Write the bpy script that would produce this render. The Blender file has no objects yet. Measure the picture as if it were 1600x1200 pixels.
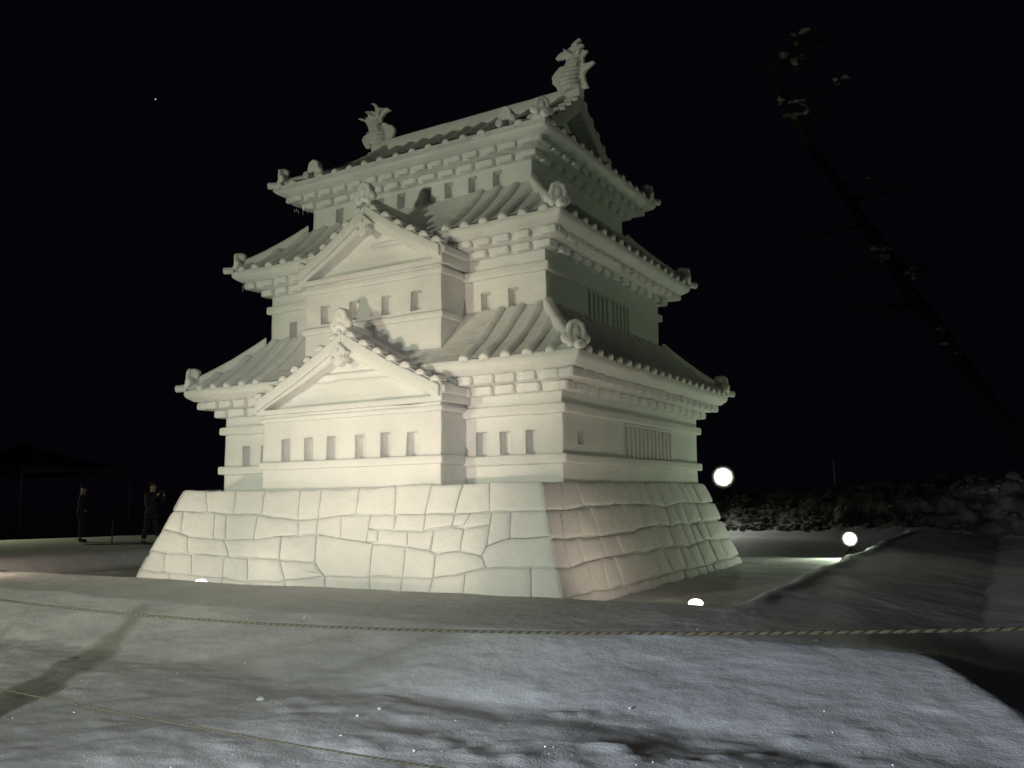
import bpy, bmesh, math, random
import numpy as np
from mathutils import Vector, Matrix, noise
random.seed(7); rng = np.random.default_rng(7)
PI = math.pi
scene = bpy.context.scene
COL = scene.collection

# ------------------------------------------------------------------ camera
CAM = Vector((10.028, -15.504, 1.6))
cr = Vector((0.8632, 0.5046, -0.0145)); cd = Vector((-0.4991, 0.8569, 0.1297))
cd.normalize(); cr = (cr - cd * cr.dot(cd)).normalized(); cu = cr.cross(cd).normalized()
cam_data = bpy.data.cameras.new('camera')
cam_data.sensor_width = 36.0; cam_data.lens = 1325.36 / 1600 * 36
cam_data.clip_start = 0.05; cam_data.clip_end = 1500
camo = bpy.data.objects.new('camera', cam_data); COL.objects.link(camo)
camo.matrix_world = Matrix(((cr.x, cu.x, -cd.x, CAM.x), (cr.y, cu.y, -cd.y, CAM.y), (cr.z, cu.z, -cd.z, CAM.z), (0, 0, 0, 1)))
scene.camera = camo

# ------------------------------------------------------------------ night sky
w = bpy.data.worlds.new('World'); scene.world = w; w.use_nodes = True
bg = w.node_tree.nodes['Background']
bg.inputs[0].default_value = (0.55, 0.38, 0.80, 1); bg.inputs[1].default_value = 0.0026

scene.view_settings.view_transform = 'Standard'; scene.view_settings.look = 'None'
scene.view_settings.exposure = 0.0; scene.view_settings.gamma = 1.0; scene.view_settings.use_curve_mapping = False

# ------------------------------------------------------------------ lights (night floodlighting)
def spot(name, loc, target, power, color, angle=120, blend=0.6, radius=0.2):
    l = bpy.data.lights.new(name, 'SPOT'); l.energy = power; l.color = color
    l.spot_size = math.radians(angle); l.spot_blend = blend; l.shadow_soft_size = radius
    o = bpy.data.objects.new(name, l); COL.objects.link(o); o.location = loc
    o.rotation_euler = (Vector(target) - Vector(loc)).to_track_quat('-Z', 'Y').to_euler()
    return o
def point(name, loc, power, color, radius=0.2):
    l = bpy.data.lights.new(name, 'POINT'); l.energy = power; l.color = color; l.shadow_soft_size = radius
    o = bpy.data.objects.new(name, l); COL.objects.link(o); o.location = loc
    return o
spot('key_floodlight', (-3.5, -23.5, 3.2), (1.0, -1.5, 4.6), 4300, (0.95, 1.0, 0.70), 62, 0.9, 0.16)
spot('path_floodlight', (4.0, -21.5, 1.55), (9.4, -8.6, 0.1), 6600, (0.84, 0.92, 1.0), 42, 1.0, 0.9)
spot('visitor_side_floodlight', (10.6, -20.85, 3.7), (1.9, -8.8, 0.1), 2900, (0.90, 0.95, 0.90), 42, 1.0, 0.12)
spot('field_floodlight', (-21.0, -2.0, 3.4), (-12.0, 1.0, 0.3), 520, (0.90, 1.0, 0.60), 95, 0.9, 0.2)
# the lamps of the place (their housings are built further down)
LAMP_LEFT = (-1.60, -5.80, 0.27); LAMP_RIGHT = (6.30, -4.36, 0.17)
FLOOD_NEAR = (6.55, 6.6, 0.43); FLOOD_FAR = (0.16, 18.0, 2.19)
WARM = (1.0, 0.80, 0.60)
spot('ground_lamp_left_light', (LAMP_LEFT[0] + 0.05, LAMP_LEFT[1] + 0.1, 0.26), (1.4, -3.6, 4.2), 22, WARM, 150, 1.0, 0.10)
spot('ground_lamp_right_light', (LAMP_RIGHT[0] - 0.08, LAMP_RIGHT[1] + 0.05, 0.26), (3.2, -2.0, 3.6), 70, WARM, 150, 1.0, 0.30)
spot('near_floodlight_light', (FLOOD_NEAR[0] - 0.12, FLOOD_NEAR[1] - 0.22, FLOOD_NEAR[2]), (5.2, -1.0, 1.8), 170, (0.86, 1.0, 0.70), 165, 1.0, 0.12)
spot('far_floodlight_light', (FLOOD_FAR[0] + 0.05, FLOOD_FAR[1] - 0.55, FLOOD_FAR[2]), (4.5, 2.0, 1.0), 190, (0.95, 1.0, 0.84), 170, 1.0, 0.25)

spot('warm_floodlight_light', (-6.6, -7.7, 0.6), (0.8, -4.0, 2.6), 420, WARM, 84, 0.9, 0.15)
spot('warm_floodlight_light', (2.2, -13.3, 0.55), (0.9, -4.0, 3.1), 1850, WARM, 42, 1.0, 0.12)
spot('warm_bank_light', (-7.4, -7.4, 1.0), (-9.2, -3.0, 0.1), 150, WARM, 70, 1.0, 0.1)
spot('warm_floodlight_light', (2.6, -6.0, 0.30), (2.6, -3.6, 3.2), 60, WARM, 150, 1.0, 0.12)
spot('side_fill_light', (15.5, 7.0, 1.2), (3.9, 0.5, 5.4), 420, (0.84, 1.0, 0.58), 62, 0.8, 0.2)  # added unseen green fill that lifts the castle's right face

# ------------------------------------------------------------------ materials
def new_mat(name):
    m = bpy.data.materials.new(name); m.use_nodes = True
    nt = m.node_tree; b = nt.nodes['Principled BSDF']
    return m, nt, b
def snow_mat(name, c1, c2, bump=0.35, scale=9.0, rough=0.62, fine=90.0, sss=0.0):
    m, nt, b = new_mat(name); N = nt.nodes; L = nt.links
    tc = N.new('ShaderNodeTexCoord')
    n1 = N.new('ShaderNodeTexNoise'); n1.inputs['Scale'].default_value = scale; n1.inputs['Detail'].default_value = 6
    n2 = N.new('ShaderNodeTexNoise'); n2.inputs['Scale'].default_value = fine; n2.inputs['Detail'].default_value = 3
    n3 = N.new('ShaderNodeTexNoise'); n3.inputs['Scale'].default_value = 1.3; n3.inputs['Detail'].default_value = 4
    for n in (n1, n2, n3): L.new(tc.outputs['Object'], n.inputs['Vector'])
    r = N.new('ShaderNodeMapRange'); r.inputs['From Min'].default_value = 0.35; r.inputs['From Max'].default_value = 0.68
    L.new(n3.outputs['Fac'], r.inputs['Value'])
    mx = N.new('ShaderNodeMix'); mx.data_type = 'RGBA'; mx.inputs[6].default_value = (*c1, 1); mx.inputs[7].default_value = (*c2, 1)
    L.new(r.outputs[0], mx.inputs[0]); L.new(mx.outputs[2], b.inputs['Base Color'])
    ma = N.new('ShaderNodeMath'); ma.operation = 'MULTIPLY_ADD'; ma.inputs[1].default_value = 0.22
    L.new(n2.outputs['Fac'], ma.inputs[0]); L.new(n1.outputs['Fac'], ma.inputs[2])
    bp = N.new('ShaderNodeBump'); bp.inputs['Strength'].default_value = bump; bp.inputs['Distance'].default_value = 0.045
    L.new(ma.outputs[0], bp.inputs['Height']); L.new(bp.outputs[0], b.inputs['Normal'])
    b.inputs['Roughness'].default_value = rough; b.inputs['Specular IOR Level'].default_value = 0.25
    if sss:
        b.inputs['Subsurface Weight'].default_value = sss; b.inputs['Subsurface Radius'].default_value = (1.0, 0.9, 0.8)
        b.inputs['Subsurface Scale'].default_value = 0.11
    return m
def plain(name, c, rough=0.7, metal=0.0, bump=0.0, scale=40):
    m, nt, b = new_mat(name); N = nt.nodes; L = nt.links
    tc = N.new('ShaderNodeTexCoord'); n = N.new('ShaderNodeTexNoise'); n.inputs['Scale'].default_value = scale
    L.new(tc.outputs['Object'], n.inputs['Vector'])
    mx = N.new('ShaderNodeMix'); mx.data_type = 'RGBA'
    mx.inputs[6].default_value = (*[v * 0.75 for v in c], 1); mx.inputs[7].default_value = (*[min(1, v * 1.2) for v in c], 1)
    L.new(n.outputs['Fac'], mx.inputs[0]); L.new(mx.outputs[2], b.inputs['Base Color'])
    b.inputs['Roughness'].default_value = rough; b.inputs['Metallic'].default_value = metal
    if bump:
        bp = N.new('ShaderNodeBump'); bp.inputs['Strength'].default_value = bump; bp.inputs['Distance'].default_value = 0.01
        L.new(n.outputs['Fac'], bp.inputs['Height']); L.new(bp.outputs[0], b.inputs['Normal'])
    return m
def emit(name, c, s):
    m, nt, b = new_mat(name)
    b.inputs['Base Color'].default_value = (0.8, 0.8, 0.8, 1)
    b.inputs['Emission Color'].default_value = (*c, 1); b.inputs['Emission Strength'].default_value = s
    return m
M = {}
M['snow'] = snow_mat('carved_snow', (0.80, 0.81, 0.82), (0.88, 0.885, 0.88), 0.6, 5.0, 0.7, 38, 0.8)
M['dim_dirty'] = snow_mat('dim_dirty_bank_snow', (0.10, 0.10, 0.085), (0.46, 0.47, 0.43), 0.8, 3.0, 0.8, 40)  # soiled bank snow, albedo lowered further in place of weak light
M['ground'] = snow_mat('ground_snow', (0.66, 0.67, 0.69), (0.76, 0.77, 0.79), 0.42, 5.0, 0.7, 60)
M['black_metal'] = plain('black_painted_metal', (0.03, 0.03, 0.032), 0.5, 0.3)
M['steel'] = plain('galvanised_steel', (0.35, 0.36, 0.37), 0.45, 0.8)
M['yellow_strand'] = plain('yellow_rope_strand', (0.125, 0.11, 0.055), 0.8, 0, 0.6, 400)
M['black_strand'] = plain('black_rope_strand', (0.02, 0.018, 0.016), 0.8, 0, 0.6, 400)
M['bark'] = plain('dark_bark', (0.035, 0.024, 0.019), 0.9, 0, 0.9, 12)
M['needles'] = plain('pine_needles', (0.035, 0.05, 0.03), 0.8, 0, 0, 10)
M['coat'] = plain('dark_coat_cloth', (0.018, 0.018, 0.022), 0.9, 0, 0.3, 60)
M['trousers'] = plain('dark_trouser_cloth', (0.012, 0.012, 0.014), 0.9, 0, 0.3, 60)
M['skin'] = plain('skin', (0.42, 0.27, 0.20), 0.6)
M['hat'] = plain('knit_hat', (0.03, 0.025, 0.03), 0.95, 0, 0.6, 120)
M['tent'] = plain('tent_canvas', (0.16, 0.16, 0.175), 0.7)
M['ice'] = new_mat('ice')[0]
b = M['ice'].node_tree.nodes['Principled BSDF']; b.inputs['Base Color'].default_value = (0.85, 0.9, 0.93, 1); b.inputs['Roughness'].default_value = 0.15; b.inputs['Transmission Weight'].default_value = 0.5; b.inputs['IOR'].default_value = 1.31
M['warm_glass'] = emit('lit_warm_glass', (1.0, 0.86, 0.72), 9)
M['white_glass'] = emit('lit_white_glass', (1.0, 1.0, 0.88), 14)
M['halo_bowl'] = plain('lamp_halo_bowl', (0.75, 0.76, 0.72), 0.6)
M['star'] = emit('star_glow', (0.8, 0.86, 1.0), 0.7)
mg, ntg, bgl = new_mat('ice_glint'); M['glint'] = mg
bgl.inputs['Base Color'].default_value = (0.9, 0.92, 0.95, 1); bgl.inputs['Metallic'].default_value = 1.0; bgl.inputs['Roughness'].default_value = 0.42

# ------------------------------------------------------------------ helpers
def wob(p, a=0.012, s=1.7):
    v = noise.noise_vector(Vector(p) * s)
    v2 = noise.noise_vector(Vector(p) * s * 3.7 + Vector((9, 3, 5)))
    return Vector(p) + v * a + v2 * (a * 0.6)
class MB:
    def __init__(s): s.v = []; s.f = []
    def add(s, vs, fs):
        n = len(s.v); s.v += [tuple(v) for v in vs]; s.f += [tuple(i + n for i in f) for f in fs]
    def box(s, x0, x1, y0, y1, z0, z1, cell=None):
        """closed box, faces gridded to cell so the carving can waver"""
        if cell is None:
            P = [(x, y, z) for z in (z0, z1) for y in (y0, y1) for x in (x0, x1)]
            s.add(P, [(0, 2, 3, 1), (4, 5, 7, 6), (0, 1, 5, 4), (2, 6, 7, 3), (0, 4, 6, 2), (1, 3, 7, 5)]); return
        nx, ny, nz = [max(1, round(d / cell)) for d in (x1 - x0, y1 - y0, z1 - z0)]
        idx = {}; V = []
        def vid(i, j, k):
            if (i, j, k) not in idx:
                idx[(i, j, k)] = len(V)
                V.append((x0 + (x1 - x0) * i / nx, y0 + (y1 - y0) * j / ny, z0 + (z1 - z0) * k / nz))
            return idx[(i, j, k)]
        F = []
        for i in range(nx):
            for j in range(ny):
                F.append((vid(i, j, 0), vid(i, j + 1, 0), vid(i + 1, j + 1, 0), vid(i + 1, j, 0)))
                F.append((vid(i, j, nz), vid(i + 1, j, nz), vid(i + 1, j + 1, nz), vid(i, j + 1, nz)))
        for i in range(nx):
            for k in range(nz):
                F.append((vid(i, 0, k), vid(i + 1, 0, k), vid(i + 1, 0, k + 1), vid(i, 0, k + 1)))
                F.append((vid(i, ny, k), vid(i, ny, k + 1), vid(i + 1, ny, k + 1), vid(i + 1, ny, k)))
        for j in range(ny):
            for k in range(nz):
                F.append((vid(0, j, k), vid(0, j, k + 1), vid(0, j + 1, k + 1), vid(0, j + 1, k)))
                F.append((vid(nx, j, k), vid(nx, j + 1, k), vid(nx, j + 1, k + 1), vid(nx, j, k + 1)))
        s.add(V, F)
    def ring(s, prof, a, b, cell=0.45, cap_top=False, cap_bottom=False, y_extra=0):
        """stepped moulding swept round a rectangle of half sizes a, b; prof = [(offset, z)]"""
        loops = []
        nx = max(2, round(2 * a / cell)); ny = max(2, round(2 * b / cell))
        for off, z in prof:
            A, B = a + off, b + off; L = []
            for i in range(nx): L.append((-A + 2 * A * i / nx, -B, z))
            for i in range(ny): L.append((A, -B + 2 * B * i / ny, z))
            for i in range(nx): L.append((A - 2 * A * i / nx, B, z))
            for i in range(ny): L.append((-A, B - 2 * B * i / ny, z))
            loops.append(L)
        n = len(loops[0]); V = [p for L in loops for p in L]; F = []
        for k in range(len(loops) - 1):
            for i in range(n):
                j = (i + 1) % n; F.append((k * n + i, k * n + j, (k + 1) * n + j, (k + 1) * n + i))
        if cap_bottom: F.append(tuple(range(n))[::-1])
        if cap_top: F.append(tuple(range((len(loops) - 1) * n, len(loops) * n)))
        s.add(V, F)
    def sweep(s, path, rad, seg=8, arc=(0, 2 * PI), up=Vector((0, 0, 1)), cap=True, rads=None):
        """tube (or half tube) along path"""
        path = [Vector(p) for p in path]; V = []; m = seg + (0 if abs(arc[1] - arc[0] - 2 * PI) < 1e-6 else 1)
        for i, p in enumerate(path):
            t = (path[min(i + 1, len(path) - 1)] - path[max(i - 1, 0)]).normalized()
            side = t.cross(up)
            if side.length < 1e-4: side = t.cross(Vector((1, 0, 0)))
            side.normalize(); n = side.cross(t).normalized()
            r = rads[i] if rads else rad
            for k in range(m):
                an = arc[0] + (arc[1] - arc[0]) * k / seg
                V.append(p + side * (math.cos(an) * r) + n * (math.sin(an) * r))
        F = []
        full = m == seg
        for i in range(len(path) - 1):
            for k in range(m if full else m - 1):
                k2 = (k + 1) % m; F.append((i * m + k, i * m + k2, (i + 1) * m + k2, (i + 1) * m + k))
            if not full: F.append((i * m + m - 1, i * m, (i + 1) * m, (i + 1) * m + m - 1))
        if cap:
            F.append(tuple(range(m))[::-1]); F.append(tuple(range((len(path) - 1) * m, len(path) * m)))
        s.add(V, F)
    def prism(s, poly, y0, y1):
        """closed x-z polygon given thickness in y"""
        n = len(poly); V = [(x, y0, z) for x, z in poly] + [(x, y1, z) for x, z in poly]
        F = [tuple(range(n)), tuple(range(n, 2 * n))[::-1]] + [(i, i + n, (i + 1) % n + n, (i + 1) % n) for i in range(n)]
        s.add(V, F)
    def ball(s, c, r, sc=(1, 1, 1), seg=10, rings=7):
        V = []; F = []
        for i in range(1, rings):
            th = PI * i / rings
            for k in range(seg):
                ph = 2 * PI * k / seg
                V.append((c[0] + r * sc[0] * math.sin(th) * math.cos(ph), c[1] + r * sc[1] * math.sin(th) * math.sin(ph), c[2] + r * sc[2] * math.cos(th)))
        V.append((c[0], c[1], c[2] + r * sc[2])); V.append((c[0], c[1], c[2] - r * sc[2])); t, b_ = len(V) - 2, len(V) - 1
        for i in range(rings - 2):
            for k in range(seg):
                k2 = (k + 1) % seg; F.append((i * seg + k, (i + 1) * seg + k, (i + 1) * seg + k2, i * seg + k2))
        for k in range(seg):
            k2 = (k + 1) % seg; F.append((t, k, k2)); F.append((b_, (rings - 2) * seg + k2, (rings - 2) * seg + k))
        s.add(V, F)
    def build(s, name, mat, parent=None, loc=None, wobble=0.0, bevel=0.0, smooth=False, seg=2, fix=True, data_name=None):
        me = bpy.data.meshes.new(data_name or name)
        vs = [wob(v, wobble) for v in s.v] if wobble else s.v
        me.from_pydata([tuple(v) for v in vs], [], s.f)
        if fix:
            bm = bmesh.new(); bm.from_mesh(me); bmesh.ops.recalc_face_normals(bm, faces=bm.faces); bm.to_mesh(me); bm.free()
        me.materials.append(mat)
        o = bpy.data.objects.new(name, me); COL.objects.link(o)
        if parent: o.parent = parent
        if loc: o.location = loc
        if bevel:
            bv = o.modifiers.new('bevel', 'BEVEL'); bv.width = bevel; bv.segments = seg; bv.limit_method = 'ANGLE'; bv.angle_limit = math.radians(38)
            me.shade_smooth(); wn = o.modifiers.new('wn', 'WEIGHTED_NORMAL'); wn.keep_sharp = True
        elif smooth: me.shade_smooth()
        return o
def tag(o, label=None, cat=None, group=None, kind=None):
    if label: o['label'] = label
    if cat: o['category'] = cat
    if group: o['group'] = group
    if kind: o['kind'] = kind
    return o
def empty(name, loc=(0, 0, 0), rz=0, parent=None):
    o = bpy.data.objects.new(name, None); COL.objects.link(o); o.location = loc; o.rotation_euler = (0, 0, rz)
    o.empty_display_size = 0.2
    if parent: o.parent = parent
    return o
def inst(src, name, parent, loc=(0, 0, 0), rz=0, sc=None):
    o = src.copy(); o.name = name; COL.objects.link(o); o.parent = parent; o.location = loc; o.rotation_euler = (0, 0, rz)
    if sc: o.scale = sc
    return o
def bake(o, *mods):
    """apply remesh / smooth modifiers and return the mesh"""
    dg = bpy.context.evaluated_depsgraph_get(); dg.update()
    me = bpy.data.meshes.new_from_object(o.evaluated_get(dg))
    me.name = o.name; old = o.data; o.modifiers.clear(); o.data = me
    return me
def remesh(o, voxel, smooth=2, dec=None):
    r = o.modifiers.new('r', 'REMESH'); r.mode = 'VOXEL'; r.voxel_size = voxel; r.use_smooth_shade = True
    if smooth: s = o.modifiers.new('s', 'SMOOTH'); s.factor = 0.5; s.iterations = smooth
    if dec: d = o.modifiers.new('d', 'DECIMATE'); d.ratio = dec
    return bake(o)

# ------------------------------------------------------------------ ground
def lerp(a, b, t): return a + (b - a) * t
def sstep(x, a, b):
    t = np.clip((x - a) / (b - a), 0, 1); return t * t * (3 - 2 * t)
_perm = rng.random((256, 256))
def vnoise(x, y):
    xi = np.floor(x).astype(int); yi = np.floor(y).astype(int); fx = x - xi; fy = y - yi
    fx = fx * fx * (3 - 2 * fx); fy = fy * fy * (3 - 2 * fy)
    g = lambda i, j: _perm[(xi + i) % 256, (yi + j) % 256]
    return lerp(lerp(g(0, 0), g(1, 0), fx), lerp(g(0, 1), g(1, 1), fx), fy) - 0.5
def fbm(x, y, o=4):
    s = 0; a = 1
    for i in range(o): s = s + a * vnoise(x * 2 ** i + 17.3 * i, y * 2 ** i - 9.1 * i); a *= 0.5
    return s
FOOT_LUMPS = []
for (px, py, s) in ((885, 1107, .05), (925, 1109, .06), (962, 1112, .07), (982, 1116, .06), (640, 1112, .045), (1250, 1150, .06), (1395, 1190, .05), (1130, 1120, .03), (730, 1165, .045), (810, 1176, .055), (935, 1160, .06), (965, 1164, .06), (1000, 1176, .06), (600, 1065, .06), (618, 1082, .05), (672, 1082, .035), (550, 1150, .045), (1090, 1185, .05), (420, 1090, .045), (260, 1120, .04)):
    v_ = cd + cr * ((px - 800) / 1325.36) - cu * ((py - 600) / 1325.36); p_ = CAM + v_ * (-(CAM.z - 0.03) / v_.z); FOOT_LUMPS.append((p_.x, p_.y, s))
def ground_h(x, y):
    x = np.asarray(x, float); y = np.asarray(y, float)
    wx = x + 0.16 * fbm(x * 0.7 + 5, y * 0.7, 3); wy = y + 0.22 * fbm(x * 0.7, y * 0.7 + 31, 3)
    # snow bank round the pit: plateau height
    H = 0.30 + 0.06 * sstep(-x, -2, 8) + 0.04 * sstep(-x, 6, 12)
    # outer slopes
    yt = -8.15 + 0.10 * (x - 5) * (x > 5)
    front = np.clip((wy + 9.55) / (yt + 9.55), 0, 1); front = front * 0.75 + 0.25 * sstep(wy, -9.6, yt + 0.15)
    right = 1 - sstep(wx, 9.1, 10.5)
    sw = 0.07 + 0.95 * sstep(y, -7.8, -5.0); drop = -(0.21 + 0.13 * (1 - sstep(y, -8, -6.5))) * sw * np.log1p(np.exp(np.clip((wx - 9.35) / sw, -30, 30)))
    far_left = sstep(x - 0.52 * (y - 0.0), -19.6, -18.2)
    H = H - 0.055 * np.clip(wx - 7.3, 0, 3.2) * sstep(y, -8.0, -6.5) - 0.02 * np.clip(-6.3 - wy, 0, 2) * 0
    outer = np.minimum(H * front, np.maximum(H + drop, -3)) * (1 - sstep(y, 24, 30))
    outer = np.where(wx > 9.35, np.minimum(outer, np.maximum(H + drop, -3)) , outer)
    # inner pit
    px1 = sstep(x, -9.35, -8.5); px2 = 1 - sstep(wx, 6.8, 7.12)
    yc = -6.2 + 0.07 * (x + 4)
    py1 = sstep(wy, yc - 0.2, yc + 1.0); py2 = 1 - sstep(y, 15.0, 16.5)
    pit = px1 * px2 * py1 * py2
    # crest lip along right side of the pit
    lip = 0.035 * np.exp(-((wx - 7.2) / 0.13) ** 2) * sstep(y, -5.6, -4.6) * (1 - sstep(y, 13, 15))
    h = outer * (1 - pit) + lip
    h = h * far_left - 1.2 * (1 - far_left)
    # rough bank behind on the right
    bx = sstep(x, -4.5, -1.0)
    top = 1.45 + 0.04 * np.clip(x, 0, 30)
    bank = sstep(y, 15.6, 20.0) * top * bx * (1 - 0.55 * sstep(y, 22, 34))
    h = np.maximum(h, bank + 0)
    # surface relief
    n_s = 0.018 * fbm(x * 1.1, y * 1.1, 4)
    rip = 0.020 * fbm(x * 0.9 + 3, y * 3.2 + 0.6 * x, 3) * px1 * px2 * py1 * py2
    tr = 1 - sstep(wy, -9.9, -9.3)
    tramp = (0.022 * fbm(x * 2.1 + 40, y * 2.1, 5) + 0.05 * np.maximum(0, vnoise(x * 5.5 + 3, y * 5.5) - 0.12)) * tr
    slope = (0.016 * fbm(x * 1.6 + 8, y * 3.0, 4) + 0.05 * np.maximum(0, vnoise(x * 3.3, y * 6.0) - 0.30)) * np.exp(-((y + 9.0) / 1.0) ** 2)
    lump = 0
    for (lx, ly, s) in FOOT_LUMPS:
        d2 = ((x - lx) / (s * 2.6)) ** 2 + ((y - ly) / (s * 1.6)) ** 2
        lump = np.maximum(lump, s * 0.6 * np.exp(-d2) * (0.5 + 0.9 * np.maximum(-0.3, fbm(x * 9 + lx, y * 9 + ly, 2))))
    bankm = sstep(y, 15.6, 17.0) * bx
    clod = (0.34 * np.abs(fbm(x * 1.5, y * 1.5 + 7, 5)) + 0.3 * fbm(x * 0.5, y * 0.5, 3)) * bankm
    ditch = -0.03 * np.exp(-((wy + 9.75) / 0.28) ** 2)
    far = sstep(np.hypot(x, y), 30, 80)
    return (h + n_s + rip + tramp + slope + ditch + lump) * (1 - far * 0.6) + clod * (1 - far)
def axis(parts):
    out = []
    for a, b, st in parts: out += list(np.arange(a, b, st))
    return np.array(out + [parts[-1][1]])
gx = axis([(-300, -60, 24), (-60, -24, 3), (-24, -11, 0.3), (-11, -3, 0.12), (-3, 12.6, 0.045), (12.6, 24, 0.25), (24, 60, 3), (60, 300, 24)])
gy = axis([(-120, -30, 15), (-30, -14, 1), (-14, -5, 0.045), (-5, 15, 0.12), (15, 24, 0.14), (24, 60, 1.5), (60, 400, 20)])
X, Y = np.meshgrid(gx, gy); Z = ground_h(X, Y)
V = np.stack([X.ravel(), Y.ravel(), Z.ravel()], 1)
ny_, nx_ = X.shape
ii = (np.arange(ny_ - 1)[:, None] * nx_ + np.arange(nx_ - 1)[None]).ravel()
F = np.stack([ii, ii + 1, ii + nx_ + 1, ii + nx_], 1)
me = bpy.data.meshes.new('snow_ground')
me.vertices.add(len(V)); me.vertices.foreach_set('co', V.ravel().astype(np.float32))
me.loops.add(F.size); me.loops.foreach_set('vertex_index', F.ravel().astype(np.int32))
me.polygons.add(len(F)); me.polygons.foreach_set('loop_start', np.arange(0, F.size, 4, dtype=np.int32))
me.polygons.foreach_set('loop_total', np.full(len(F), 4, np.int32))
me.update(calc_edges=True); me.materials.append(M['ground']); me.materials.append(M['dim_dirty']); me.shade_smooth()
fc = V[F].mean(1); me.polygons.foreach_set('material_index', ((fc[:, 1] > 16.2 + 0.8 * fbm(fc[:, 0], fc[:, 1])) & (fc[:, 0] > -4)).astype(np.int32))
go = bpy.data.objects.new('snow_ground', me); COL.objects.link(go); tag(go, kind='structure')
def gz(x, y): return float(ground_h(np.array([x]), np.array([y]))[0])

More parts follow.
